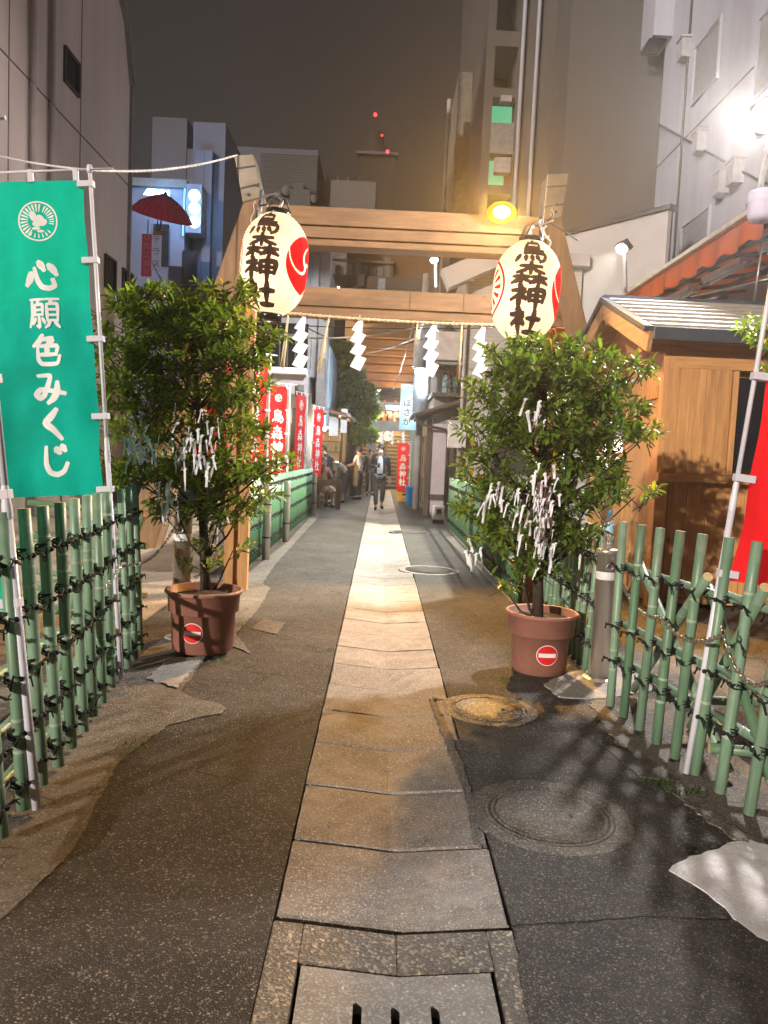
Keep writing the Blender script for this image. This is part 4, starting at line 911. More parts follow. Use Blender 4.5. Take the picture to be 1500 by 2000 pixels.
chain([(V(gL.x - .06, gL.y - .05, .86), P(238, 1100, 4.75), .10), (P(238, 1100, 4.75), P(80, 1190, 3.55), .12), (P(80, 1190, 3.55), P(-90, 1240, 2.9), .05)], 'brassy chain looped along the left bamboo fence')
# ================================================================ banners
def cloth_mat(name, c):
    k = NT(name); tr = k.n('ShaderNodeBsdfTranslucent'); co = k.coord('Object'); f = k.noise(co, 14, 3)
    cc = k.ramp(f, .3, .7, tuple(x*.93 for x in c), tuple(min(1, x*1.05) for x in c)); k.l(cc, tr.inputs[0]); k.l(cc, k.b.inputs['Base Color']); k.b.inputs['Roughness'].default_value = .7
    k.b.inputs['Specular IOR Level'].default_value = .15
    mx = k.n('ShaderNodeMixShader'); mx.inputs[0].default_value = .35; k.l(k.b.outputs[0], mx.inputs[1]); k.l(tr.outputs[0], mx.inputs[2]); k.l(mx.outputs[0], k.out.inputs[0]); return k.mat
m_teal = cloth_mat('teal_cloth', (.0, .43, .33)); m_redc = cloth_mat('red_cloth', (.80, .018, .022)); m_wcl = mat('white_print', (.80, .78, .80), .7, var=.03)
m_pvc = mat('white_plastic_pole', (.68, .68, .76), .35, var=.06, scale=10); m_tab = mat('white_tab', (.62, .60, .68), .7, var=.05)
def crest(mb, fn, cx, cz, R, lift):
    rg = [2*pi*i/40 for i in range(41)]
    put_ribbon(mb, [(cx + R*cos(a), cz + R*sin(a)) for a in rg], [(cx + R*.92*cos(a), cz + R*.92*sin(a)) for a in rg], fn, lift, k=1)
    def blade(a, r0, r1, w_, ox=0, oz=0):
        d = Vector((cos(a), sin(a))); nn_ = Vector((-sin(a), cos(a))); tz = [i/6 for i in range(7)]
        c = [Vector((cx + ox*R, cz + oz*R)) + d * R * (r0 + (r1-r0)*t) for t in tz]; wd = [R * w_ * (.35 + .65*t) * (1 if t < .95 else .7) for t in tz]
        put_ribbon(mb, [p + nn_*q for p, q in zip(c, wd)], [p - nn_*q for p, q in zip(c, wd)], fn, lift, k=1)
    for i in range(13): blade(radians(80 + i * 13), .46, .86, .055, -.02, .0)
    for i in range(5): blade(radians(18 + i * 11), .5, .84, .05)
    for i in range(4): blade(radians(-12 + i*9), .55, .82, .04)
    for ex, ez, ea, eb, an in ((-.22, .24, .17, .26, .3), (.10, .14, .20, .17, -.5), (.22, -.06, .24, .18, .3), (-.02, -.12, .26, .16, .1), (-.10, -.36, .20, .08, 0), (.10, -.5, .18, .07, 0)):
        put_poly(mb, [(cx + R*(ex + ea*cos(t)*cos(an) - eb*sin(t)*sin(an)), cz + R*(ez + ea*cos(t)*sin(an) + eb*sin(t)*cos(an))) for t in [2*pi*i/16 for i in range(16)]], fn, lift + .0002)
    for i in range(7): blade(radians(-135 + i * 15), .62, .84, .045)
def banner(name, base, top, side, wid, hgt, drop, cloth, txt, label, group, yaw=0, ts=None, tcx=.5, wl=11, pr=.014, crest_on=True, tabs=5, zt0=None, detail=True, foot=True):
    base = Vector(base); top = Vector(top); d = top - base; L = d.length
    e = empty(name, label, 'banner', group, loc=base); z = d.normalized(); x = (V(cos(yaw), sin(yaw), 0) - V(cos(yaw), sin(yaw), 0).dot(z) * z).normalized(); y = z.cross(x)
    e.rotation_euler = Matrix((x, y, z)).transposed().to_euler()
    mb = MB(); mb.tube([(0, 0, 0), (0, 0, L * .44)], pr * 1.1, 12); mb.build('lower_pole', m_pvc, e)
    mb = MB(); mb.tube([(0, 0, L * .44), (0, 0, L - .02)], pr * .82, 12); mb.lathe([(pr*1.1, L*.435), (pr*1.25, L*.44), (pr*1.25, L*.455), (pr*1.05, L*.462), (pr*1.05, L*.475), (pr*.83, L*.485)], 12, cap=False); mb.lathe([(pr*1.15, L-.03), (pr*1.25, L-.01), (pr*1.1, L+.015), (.002, L+.022)], 12); mb.build('upper_pole', m_pvc, e)
    ztop = L - drop
    mb = MB(); mb.tube([(-side * .14, -.004, ztop + .055), (side * (wid + .10), -.004, ztop + .055)], pr * .5, 8); mb.build('cross_bar', m_pvc, e)
    ph = base.x * 3
    def wave(u, v):                                       # u from pole side 0..wid, v from top 0..hgt
        s = v / hgt; return (.016 * sin(u * 9 + ph + v * 1.3) + .007 * sin(u * 23 + v * 5 + ph) + .004 * sin(u * 41 - v * 9)) * (.3 + .7 * s) + .035 * s * sin(u * 4.2 + ph) + .010 * math.exp(-u * 6) * cos(v / hgt * 8 * pi) + .006 * sin(u * 14 + v * 11) * math.exp(-((s - .95) * 5) ** 2)
    def fn0(u, v, lift): return (side * (u + .05), wave(u, v) - lift, ztop - v)
    mb = MB(); nu, nv = 12, 30
    for j in range(nv + 1):
        for i in range(nu + 1): mb.v.append(V(*fn0(wid * i / nu, hgt * j / nv, 0)))
    for j in range(nv):
        for i in range(nu): mb.face((j*(nu+1)+i, j*(nu+1)+i+1, (j+1)*(nu+1)+i+1, (j+1)*(nu+1)+i), 0, True)
    mb.build('cloth', cloth, e)
    fnt = lambda px_, pz_, lift: fn0((px_ if side > 0 else -px_) , pz_ * -1, lift)
    # text frame: x to the viewer's right, z up, from the top edge
    sgn = 1 if side > 0 else -1
    fnp = lambda cx_, cz_, lift: fn0(cx_ if side > 0 else wid - cx_, -cz_, lift)
    mb = MB()
    if ts is None: ts = hgt * .62 / max(1, len(txt))
    if crest_on: crest(mb, fnp, wid * tcx - .0, -hgt * .125, wid * .20, .003); mb.build('crest', m_wcl, e); mb = MB()
    for i, ch in enumerate(txt): put_glyph(mb, ch, fnp, wid * tcx, -(hgt * (.235 if crest_on else .1) + ts * (i + .5)), ts * .82, ts * .84, wl, .003)
    if mb.v: mb.build('lettering', m_wcl, e)
    for i in range(tabs):
        v = hgt * (.004 + .99 * i / (tabs - 1)); mb = MB(); a = fn0(.035, v, .003)
        mb.box((side * .03, (a[1]) * .5, ztop - v - (.02 if i == 0 else -.02 if i == tabs-1 else 0)), (.095, abs(a[1]) + .012 + pr*1.6, .036)); mb.build('tab', m_tab, e, .003)
    for i in range(3):
        u = wid * (.04 + .46 * i); mb = MB(); mb.box((side * (u + .06), -.003, ztop + .028), (.032, .022, .075)); mb.build('tab', m_tab, e, .003)
    return e
b = G(237, 1326, .03); t = P(175, 328, b.y)
banner('nobori_banner', b, t, -1, .585, 1.88, .065, m_teal, '心願色みくじ', 'tall teal banner with white vertical lettering and round crest on a white pole', 'tall cloth banners', ts=.222, tcx=.53, wl=17)
b = G(1340, 1510, .01); t = P(1552, 290, b.y)
banner('nobori_banner', b, t, 1, .56, 1.95, .08, m_redc, '烏森神社', 'tall red banner on a leaning white pole at the right fence', 'tall cloth banners', wl=16)
b = G(72, 1580, .03); t = P(-62, 230, b.y)
banner('nobori_banner', b, t, -1, .56, 1.8, .065, m_teal, '', 'white banner pole standing at the extreme left bamboo pole', 'tall cloth banners', crest_on=False, pr=.016)
m_strap = m_tie
gb = 'red shrine banners along the alley'
def rb_(px, pyb, Y, pyt, yaw, lab, side=-1, w_=.55, h_=1.75):
    q = P(px, pyt, Y); base = V(q.x, Y, 0); banner('shrine_banner', base, q, side, w_, h_, .06, m_redc, '烏森神社', lab, gb, yaw, wl=17, tabs=5, ts=h_*.17)
rb_(437, 1000, 11.6, 655, radians(18), 'red shrine banner glimpsed through the left tree leaves')
rb_(505, 1000, 12.2, 700, radians(48), 'red shrine banner closest behind the left tree, text half hidden')
rb_(529, 1000, 13.0, 692, radians(50), 'red shrine banner on the taller pole just right of the left tree')
rb_(567, 1000, 14.6, 750, radians(62 - 30), 'red shrine banner with fully readable white characters above the slat fence', -1, .36, 1.75)
rb_(601, 1000, 17.2, 769, radians(72), 'narrow red shrine banner seen edge-on above the slat fence')
rb_(613, 1000, 19.5, 792, radians(70), 'farthest red shrine banner by the bar counter', 1)
rb_(803, 1000, 24.5, 862, 0, 'red shrine banner on the right before the stone steps', -1, .36, 1.5)
# ================================================================ potted trees
m_pot = mat('terracotta_plastic', (.29, .13, .095), .55, var=.14, scale=5, bump=.05, bscale=40, grime=.5)
m_bark = mat('bark', (.045, .033, .022), .9, var=.4, scale=30, bump=.7, bscale=50)
def leaf_mat(name, c, yel):
    k = NT(name); g = k.n('ShaderNodeNewGeometry'); r = g.outputs['Random Per Island']
    out = k.ramp(r, 0, .85, tuple(x*.55 for x in c), tuple(x*1.45 for x in c))
    out = k.mix(k.ramp(r, .965, .985), out, yel); k.l(out, k.b.inputs['Base Color']); k.b.inputs['Roughness'].default_value = .38; k.b.inputs['Specular IOR Level'].default_value = .5
    tr = k.n('ShaderNodeBsdfTranslucent'); k.l(k.mix(1, out, (1.6, 1.7, .6), 'MULTIPLY'), tr.inputs[0]); mx = k.n('ShaderNodeMixShader'); mx.inputs[0].default_value = .38
    k.l(k.b.outputs[0], mx.inputs[1]); k.l(tr.outputs[0], mx.inputs[2]); k.l(mx.outputs[0], k.out.inputs[0]); return k.mat
m_leaf = leaf_mat('evergreen_leaf', (.12, .19, .03), (.36, .28, .03))
def leaf(mb, p, d, L, W, rnd, m=0):
    d = d.normalized(); s = d.cross(V(0, 0, 1))
    if s.length < .05: s = V(1, 0, 0)
    s.normalize(); s = (s + V(0, 0, rnd.uniform(-.5, .5))).normalized(); u = s.cross(d).normalized(); dr = -u if u.z > 0 else u
    n = len(mb.v); c = rnd.uniform(.04, .16) * L; f = W * .22
    q1 = p + d * L * .32 + dr * c * .15; q2 = p + d * L * .70 + dr * c * .55; tip = p + d * L + dr * c
    up = -dr * f
    mb.v += [p, q1 + s*W*.42 + up, q1, q1 - s*W*.42 + up, q2 + s*W*.40 + up, q2, q2 - s*W*.40 + up, tip]
    for fc in ((0,2,1),(0,3,2),(1,2,5,4),(2,3,6,5),(4,5,7),(5,6,7)): mb.face([n + i for i in fc], m, True)
def crown(blobs, Y, seed, dens, L=.074, W=.031, depth=1.0, twig_out=None):
    rnd = random.Random(seed); mb = MB()
    for bx, by, rx, ry, dy in blobs:
        c = P(bx, by, Y + dy); s = (Y + dy) / F; a, b_, h = rx * s, min(rx * s, .42) * depth, ry * s * .68
        n = int(dens * (rx * ry) / 1000 * (b_ / .3))
        for _ in range(max(4, n)):
            while True:
                q = V(rnd.uniform(-1, 1), rnd.uniform(-1, 1), rnd.uniform(-1, 1))
                if q.length <= 1: break
            q = q.normalized() * (q.length ** .55)
            tip = c + V(q.x * a, q.y * b_, q.z * h); outd = V(q.x * 1.2, q.y * 1.2, .45 + q.z * .3); outd = (outd.normalized() + V(rnd.uniform(-.4, .4), rnd.uniform(-.4, .4), rnd.uniform(-.2, .3))).normalized()
            k = rnd.randint(5, 9); tl = rnd.uniform(.05, .11)
            if twig_out is not None and rnd.random() < .5: twig_out.append((tip - outd * .16, tip + outd * tl))
            for i in range(k):
                t = i / k; az = 2.4 * i + rnd.uniform(-.5, .5); sd = outd.orthogonal().normalized(); tt = outd.cross(sd)
                ld = (sd * cos(az) + tt * sin(az)) * (1.0 - .45 * t) + outd * (.35 + .6 * t) + V(0, 0, -.12)
                sc = rnd.uniform(.55, 1.3); leaf(mb, tip + outd * tl * t, ld, L * sc, W * sc, rnd)
    return mb
def tree(name, label, Y, pot_px, trunk_px, blobs, seed, pot=True, dens=27, cat='potted tree'):
    g = pot_px; e = empty(name, label, cat, 'trees in pots' if pot else None, loc=g)
    tw = []; mb = crown(blobs, Y, seed, dens, twig_out=tw); here(e, mb, 'crown', m_leaf)
    rnd = random.Random(seed + 5); mb = MB()
    tr = [P(x, y, Y + .02 * i) for i, (x, y) in enumerate(trunk_px)]
    mb.tube(tr, [.042 - .03 * i / (len(tr) - 1) for i in range(len(tr))], 9)
    for bx, by, rx, ry, dy in blobs:
        c = P(bx, by, Y + dy); k = min(range(len(tr)), key=lambda i: abs(tr[i].z - (c.z - .25 - .3 * abs(c.x - tr[i].x))))
        a = tr[k]; m_ = a.lerp(c, .5) + V(0, 0, -.05); mb.tube([a, a.lerp(m_, .5) + V(rnd.uniform(-.02, .02), 0, 0), m_, c], [.014, .011, .008, .004], 6)
    for a, b_ in tw: mb.tube([a, a.lerp(b_, .5) + V(rnd.uniform(-.008, .008), 0, 0), b_], [.004, .0032, .002], 4, cap=False)
    here(e, mb, 'trunk', m_bark)
    return e
def pot(px, py, sc, label_px, tree_e, r0, r1, h, face):
    g = tree_e.location; e = tree_e
    mb = MB(); mb.lathe([(r0*.96, 0), (r0, .012), (r0*1.02, .05), (r0*1.035, .055), (r0*1.06, h*.62), (r1*.90, h*.63), (r1*.92, h*.64), (r1*.95, h*.92), (r1*1.0, h*.93), (r1*1.03, h*.955), (r1*1.02, h*.985), (r1*.98, h), (r1*.93, h*.985), (r1*.90, h*.86), (.01, h*.85)], 48, cap=False)
    p = mb.build('pot', m_pot, e)
    mb = MB(); mb.lathe([(r1*.905, h*.865), (r1*.6, h*.895), (.01, h*.91)], 24, cap=False); mb.build('soil', m_earth, p)
    zc = h * .36; rs = .068
    def fn(u, v, d): a = face + u / r0; rr = r0 * (1.035 + .03 * (zc + v) / h) + d; return (rr * cos(a), rr * sin(a), zc + v)
    mb = MB(); rg = [2*pi*i/36 for i in range(37)]; put_ribbon(mb, [(rs*1.07*cos(a), rs*1.07*sin(a)) for a in rg], [(0, 0)]*37, fn, .004, k=4); s = mb.build('sticker_edge', mat('sticker_white', (.75, .75, .75), .4), p)
    mb = MB(); put_ribbon(mb, [(rs*cos(a), rs*sin(a)) for a in rg], [(0, 0)]*37, fn, .0052, k=4); mb.build('no_entry_disc', mat('sign_red', (.62, .02, .02), .4, var=.05), p)
    mb = MB(); put_ribbon(mb, [(-rs*.84 + i*rs*1.68/12, .014) for i in range(13)], [(-rs*.84 + i*rs*1.68/12, -.014) for i in range(13)], fn, .0064, k=1); mb.build('white_bar', mat('sticker_white', (0, 0, 0)), p)
gl = G(396, 1266, .035); gr = G(1052, 1308)
lblobs = [(320, 605, 95, 42, 0), (440, 585, 55, 36, .1), (255, 640, 60, 45, .1), (395, 640, 90, 45, -.1), (250, 715, 62, 50, 0), (345, 700, 90, 50, -.15), (450, 690, 75, 45, .05), (505, 660, 34, 28, .1), (285, 780, 78, 48, -.05), (390, 770, 85, 48, .15), (475, 765, 52, 45, 0), (265, 850, 50, 45, .1), (350, 850, 80, 40, .2), (450, 845, 66, 40, .1), (300, 925, 70, 40, -.1), (395, 930, 90, 45, .15), (480, 910, 62, 34, -.1), (535, 905, 34, 20, -.15), (345, 1000, 48, 30, -.1), (430, 1000, 66, 36, 0), (490, 965, 40, 26, -.1), (410, 1060, 28, 20, -.05), (455, 1075, 26, 16, -.1), (400, 1105, 24, 14, -.1), (215, 905, 22, 20, 0)]
rblobs = [(1058, 688, 60, 28, 0), (1128, 700, 62, 28, .1), (985, 705, 46, 24, .05), (1060, 740, 90, 36, -.1), (1165, 745, 66, 30, 0), (1240, 730, 44, 18, .1), (960, 765, 52, 26, 0), (1100, 795, 100, 38, .15), (1000, 810, 60, 34, -.1), (1215, 800, 56, 24, 0), (1265, 850, 40, 15, .05), (935, 835, 42, 28, .05), (1070, 855, 90, 38, -.1), (1180, 855, 70, 32, 0), (960, 890, 52, 34, -.05), (1110, 910, 80, 36, .2), (1200, 925, 40, 20, -.05), (920, 930, 30, 26, 0), (1000, 950, 60, 38, .05), (1160, 970, 70, 24, 0), (1240, 970, 48, 13, -.05), (945, 995, 48, 34, -.05), (1090, 985, 70, 36, .15), (1000, 1035, 62, 36, -.08), (1080, 1050, 60, 36, .1), (1135, 1040, 44, 22, 0), (960, 1060, 38, 26, 0), (1010, 1100, 46, 26, -.05), (1060, 1110, 40, 22, .05), (985, 1150, 18, 14, 0)]
tl_ = tree('potted_tree', 'bushy evergreen in a terracotta pot, with taller crown reaching under the left lantern', 5.75, gl, [(402, 1170), (400, 1100), (396, 1000), (392, 900), (388, 800), (380, 700), (375, 620)], lblobs, 11)
pot(0, 0, 0, 0, tl_, .215, .272, .445, -pi/2 - .12)
tr_ = tree('potted_tree', 'bushy evergreen in a terracotta pot, hung with long bunches of white paper ribbons', 5.35, gr, [(1050, 1210), (1052, 1120), (1058, 1000), (1062, 900), (1064, 800), (1062, 700)], rblobs, 23)
pot(0, 0, 0, 0, tr_, .19, .255, .435, -pi/2 + .05)
# white paper fortunes tied to the twigs
m_fort = mat('fortune_paper', (.74, .74, .80), .75, var=.05, rnd=.08)
def strip_mesh(seed):
    rnd = random.Random(seed); mb = MB(); L = rnd.uniform(.06, .15); w_ = rnd.uniform(.0045, .0085); n = 6; x = y = 0; a0 = rnd.uniform(-.6, .6); dx0 = rnd.uniform(-.004, .004)
    for i in range(n + 1):
        z = -L * i / n; x += dx0 + rnd.uniform(-.002, .002); y += rnd.uniform(-.002, .002); a = a0 + .35 * sin(i * .9)
        mb.v += [V(x - w_*cos(a), y - w_*sin(a), z), V(x + w_*cos(a), y + w_*sin(a), z)]
    for i in range(n): mb.face((2*i, 2*i+1, 2*i+3, 2*i+2), 0, False)
    mb.poly([(-.015, .001, -.009), (.003, -.004, -.014), (.017, .002, .005), (-.002, .004, .009)])
    return mb.mesh('paper_fortune', m_fort)
strips = [strip_mesh(i) for i in range(9)]
def bunch(n, px, py, sx, sy, Y, label, seed, up=.2):
    rnd = random.Random(seed)
    for i in range(n):
        x, y_ = rnd.gauss(px, sx), rnd.gauss(py, sy); q = P(x, y_, Y + rnd.uniform(-.1, .05))
        o = inst('paper_fortune', rnd.choice(strips), None, q, (rnd.uniform(-.15, .15), rnd.gauss(0, .12), rnd.uniform(-1.3, 1.3)), (1, 1, rnd.uniform(.7, 1.2)))
        tag(o, label, 'paper fortune', 'paper fortunes tied in the trees')
bunch(60, 1062, 1005, 14, 40, 5.12, 'white paper fortune strip in the longest bunch, middle of the right tree', 1)
bunch(14, 1052, 930, 12, 16, 5.08, 'white paper fortune strip in the cone-shaped bunch high on the right tree trunk', 2)
bunch(14, 1045, 800, 14, 14, 5.0, 'bluish white paper fortune strip near the top of the right tree', 3)
bunch(12, 958, 950, 10, 16, 5.12, 'white paper fortune strip knotted on the left edge of the right tree', 4)
bunch(10, 925, 1070, 9, 14, 5.2, 'white paper fortune strip dangling lowest at the left of the right tree', 5)
bunch(16, 1010, 990, 22, 22, 5.05, 'white paper fortune strip spread left of the longest bunch in the right tree', 8)
bunch(26, 268, 855, 18, 26, 5.35, 'white paper fortune strip in the left clump of the left tree', 6)
bunch(46, 372, 868, 34, 26, 5.30, 'white paper fortune strip in the thick central clump of the left tree', 7)
bunch(14, 330, 970, 14, 16, 5.35, 'white paper fortune strip hanging low under the central clump of the left tree', 9)
# leafy hedge plants behind the left fence and the sprig at the right edge
e = empty('shrub', 'low leafy shrub behind the left fence below the teal banner', 'shrub', loc=P(190, 960, 8.0)); e.location.z = 0
here(e, crown([(150, 945, 60, 24, 0), (210, 935, 40, 24, 0), (100, 955, 40, 16, 0)], 8.0, 3, 30), 'foliage', m_leaf)
mb = MB()
for dx in (-.3, 0, .25): mb.tube([(dx, 0, 0), (dx * 1.1, 0, .6), (dx * 1.3, 0, 1.0)], [.02, .015, .008], 6)
mb.build('stem', m_bark, e)
e = empty('shrub', 'leafy sprig reaching in at the right edge over the kiosk eave', 'shrub', loc=(3.9, 6.6, 0))
here(e, crown([(1490, 640, 36, 24, 0), (1520, 660, 50, 40, .1), (1540, 720, 40, 40, .1)], 6.6, 4, 40), 'foliage', m_leaf)
mb = MB(); mb.tube([P(1620, 1150, 6.6), P(1600, 900, 6.6), P(1530, 680, 6.6), P(1490, 640, 6.6)], [.03, .025, .015, .006], 7); here(e, mb, 'stem', m_bark)
mb = MB(); rnd = random.Random(8)
for px, py, s in ((250, 1468, .05), (1345, 1555, .06), (430, 1300, .07), (985, 1330, .07), (1290, 1535, .04)):
    for i in range(60):
        c = G(px, py) + V(rnd.gauss(0, s), rnd.gauss(0, s * .6), .008 if px > 500 else .03); leaf(mb, c, V(rnd.uniform(-1, 1), rnd.uniform(-1, 1), rnd.uniform(.4, 1.2)), rnd.uniform(.012, .03), .006, rnd)
tag(mb.build('weeds', leaf_mat('moss_leaf', (.05, .11, .012), (.1, .1, .02))), 'small green weeds and moss in the pavement cracks', 'weeds', kind='stuff')
# ================================================================ wooden kiosk
KX, KY = 2.9, 8.0
m_kw = wood('kiosk_cedar', (.58, .30, .115), .5, axis=2, rnd=.14); m_kwx = wood('kiosk_cedar_beam', (.55, .285, .11), .5, axis=0, rnd=.1)
m_roof = mat('roof_metal_light', (.42, .39, .34), .4, metal=.2, var=.1); m_navy = mat('roof_fascia', (.045, .055, .075), .4, var=.1)
ki = empty('wooden_kiosk', 'new cedar kiosk with ribbed metal roof behind the right bamboo fence', 'kiosk', loc=(KX, KY, 0))
def kb(name, a, b, m=None, bev=.004, parent=None):
    mb = MB(); mb.bb(a, b); o = here(ki, mb, name, m or m_kw, bev=bev)
    if parent is not None: o.parent = parent
    return o
KR, KD, zs_ = 6.6, 10.5, 2.72
x = KX + .16; i = 0
while x < KR:                                             # lower front boards, upper shutter boards stand proud
    w_ = .205; kb('front_board', (x, KY + .10, .12), (x + w_ - .006, KY + .14, 1.40)); x += w_
x = KX + .02
for i in range(26):
    w_ = (.135, .125, .148, .13)[i % 4]
    if x + w_ > 3.6 and x < 3.6: w_ = 3.598 - x
    if not (3.59 < x + w_/2 < 4.32): kb('shutter_board', (x, KY - .02, 1.447), (x + w_ - .003, KY + .03, 2.528), bev=.002)
    x += w_
kb('sill', (KX - .02, KY - .07, 1.36), (KR, KY + .14, 1.445), m_kwx); kb('head_beam', (KX + .1, KY - .01, 2.53), (KR, KY + .12, 2.70), m_kwx)
kb('header_shadow_board', (KX + .12, KY + .02, 2.705), (KR, KY + .10, 2.80), m_kwx)
kb('window_glass', (3.66, KY + .0, 1.50), (4.25, KY + .02, 2.46), m_dark, 0); kb('window_post', (3.60, KY - .04, 1.45), (3.655, KY + .05, 2.52)); kb('window_post', (4.255, KY - .04, 1.45), (4.31, KY + .05, 2.52))
kb('corner_post', (KX - .02, KY - .01, .02), (KX + .11, KY + .13, 2.74)); kb('corner_post', (KX - .02, KD - .13, .02), (KX + .11, KD, 2.74))
y = KY + .14
for w_ in (.30, .30, .29):
    kb('side_board', (KX + .0, y, .12), (KX + .05, y + w_ - .006, 2.72)); y += w_
# door leaf in the side wall with panes
d0 = y + .03; d1 = KD - .16
for a, b in (((d0, .1), (d0 + .12, 2.2)), ((d1 - .12, .1), (d1, 2.2))): kb('door_stile', (KX - .015, a[0], a[1]), (KX + .05, b[0], b[1]))
for z0, z1 in ((.1, .35), (.98, 1.12), (1.60, 1.66), (2.08, 2.2)): kb('door_rail', (KX - .012, d0 + .12, z0), (KX + .045, d1 - .12, z1), m_kw)
for z0, z1 in ((1.12, 1.60), (1.66, 2.08)):
    ymid = (d0 + d1) / 2; kb('door_muntin', (KX - .008, ymid - .02, z0), (KX + .04, ymid + .02, z1))
    for ya, yb in ((d0 + .12, ymid - .02), (ymid + .02, d1 - .12)): kb('door_pane', (KX + .01, ya, z0), (KX + .02, yb, z1), m_dark, 0)
kb('door_panel', (KX + .005, d0 + .12, .35), (KX + .03, d1 - .12, .98)); kb('door_handle', (KX - .06, d0 + .04, 1.06), (KX - .02, d0 + .15, 1.09), m_bol)
kb('lintel', (KX - .03, KY + .1, 2.22), (KX + .055, KD, 2.36), mat('k', (0, 0, 0)) if False else m_kw)
for z in (.30, 1.30): pass
mb = MB(); mb.bb((KX + .06, KY + .15, .05), (KR, KD - .02, 2.7)); here(ki, mb, 'inner_wall', m_kw)
# gable
gx = KX - .32; ye, yr, yb = KY - .33, 9.35, 10.95; ze, zr, zb = 2.86, 3.47, 2.80
mb = MB(); mb.poly([(KX - .02, KY, 2.72), (KX - .02, KD, 2.72), (KX - .02, yr, zr - .12)]); mb.poly([(KX + .06, KY, 2.72), (KX + .06, yr, zr - .12), (KX + .06, KD, 2.72)]); here(ki, mb, 'gable_board', m_kw)
m_barge = wood('barge_wood', (.46, .27, .13), .5, axis=1, rnd=.05)
for (ya, za), (yb_, zb_) in (((ye, ze), (yr, zr)), ((yr, zr), (yb, zb))):
    mb = MB(); mb.bar((gx + .03, ya, za - .13), (gx + .03, yb_, zb_ - .13), .05, .20); here(ki, mb, 'barge_board', m_barge, bev=.006)
    mb = MB(); mb.bar((gx + .01, ya, za + .0), (gx + .01, yb_, zb_ + .0), .09, .06); here(ki, mb, 'verge_cap', m_navy, bev=.006)
mb = MB(); mb.bar((gx + .06, yr, zr - .22), (KX, yr, zr - .22), .12, .16); here(ki, mb, 'ridge_purlin', m_kwx)
mb = MB(); mb.bar((gx + .06, KY + .05, ze - .12), (KX + .2, KY + .05, ze - .12), .12, .12); here(ki, mb, 'eave_purlin', m_kwx)
mb = MB(); mb.poly([(gx + .06, ye + .02, ze - .04), (KR, ye + .02, ze - .04), (KR, yr, zr - .06), (gx + .06, yr, zr - .06)]); mb.poly([(gx + .06, yr, zr - .06), (KR, yr, zr - .06), (KR, yb, zb - .05), (gx + .06, yb, zb - .05)]); here(ki, mb, 'soffit', m_kwx)
n = 7
for i in range(n):                                        # ribbed courses
    t0, t1 = i / n, (i + 1) / n; p0 = V(0, ye + (yr - ye) * t0, ze + (zr - ze) * t0); p1 = V(0, ye + (yr - ye) * t1, ze + (zr - ze) * t1)
    mb = MB(); m0 = p0.lerp(p1, .42)
    mb.bar((gx, (p0.y + p1.y)/2, (p0.z + p1.z)/2), (KR + .3, (p0.y + p1.y)/2, (p0.z + p1.z)/2), .235, .02, 1, up=(0, -(zr-ze), (yr-ye)))
    mb.bar((gx + .03, (p0.y + m0.y)/2, (p0.z + m0.z)/2 + .03), (KR + .3, (p0.y + m0.y)/2, (p0.z + m0.z)/2 + .03), .075, .035, 0, up=(0, -(zr-ze), (yr-ye)))
    here(ki, mb, 'roof_course', [m_roof, m_navy])
mb = MB(); mb.bb((gx + .05, ye - .03, ze - .11), (KR + .3, ye + .03, ze + .02)); here(ki, mb, 'gutter', m_navy, bev=.01)
mb = MB(); mb.poly([(gx, yr, zr + .01), (KR, yr, zr + .01), (KR, yb, zb), (gx, yb, zb)]); mb.bb((gx, yr - .05, zr), (KR, yr + .05, zr + .05)); here(ki, mb, 'rear_roof', m_navy)
# ================================================================ orange awning beyond the kiosk
AX, AZ = 4.5, 4.74
aw = empty('awning', 'orange canvas awning with scalloped valance over a steel frame at the right', 'awning', loc=(AX, 10, 0))
m_or = cloth_mat('orange_canvas', (.62, .13, .035)); m_alu = mat('awning_rail', (.62, .54, .42), .4, metal=.3); m_tin = mat('corrugated_dark', (.10, .095, .09), .6)
mb = MB(); mb.bar((AX, 7.2, AZ), (AX, 16.6, AZ), .09, .07); here(aw, mb, 'front_rail', m_alu, bev=.01)
mb = MB(); mb.bar((AX + .12, 7.2, AZ - .12), (AX + .12, 16.6, AZ - .12), .05, .05); here(aw, mb, 'lower_rail', m_alu)
mb = MB(); ya, yb2 = 9.55, 14.7; ny = 90
for i in range(ny + 1):
    y = ya + (yb2 - ya) * i / ny; d = .33 + .04 * abs(sin(i * pi / 6)) ; dd = .03 * sin(i * .55)
    mb.v += [V(AX + .03, y, AZ - .05), V(AX + .03 + dd, y, AZ - .20), V(AX + .03 + dd * 1.6, y, AZ - d)]
for i in range(ny):
    for k in range(2): mb.face((3*i + k, 3*i + k + 1, 3*i + k + 4, 3*i + k + 3), 0, True)
here(aw, mb, 'valance', m_or)
mb = MB(); mb.poly([(AX, 7.2, AZ + .04), (AX + 3, 7.2, AZ + .5), (AX + 3, 16.6, AZ + .5), (AX, 16.6, AZ + .04)]); here(aw, mb, 'canvas_roof', m_or)
for i in range(11):
    y = 7.6 + i * .85; mb = MB(); mb.bar((AX + .15, y, AZ - .1), (AX + 3, y, AZ + .36), .05, .06); here(aw, mb, 'rafter', m_tin)
for dx, dz in ((.5, -.10), (1.0, -.02), (1.6, .05)):
    mb = MB(); mb.bar((AX + dx, 7.4, AZ + dz), (AX + dx, 16.4, AZ + dz), .06, .06); here(aw, mb, 'purlin', m_tin)
m_tube = mat('unlit_tube', (.72, .70, .80), .3)
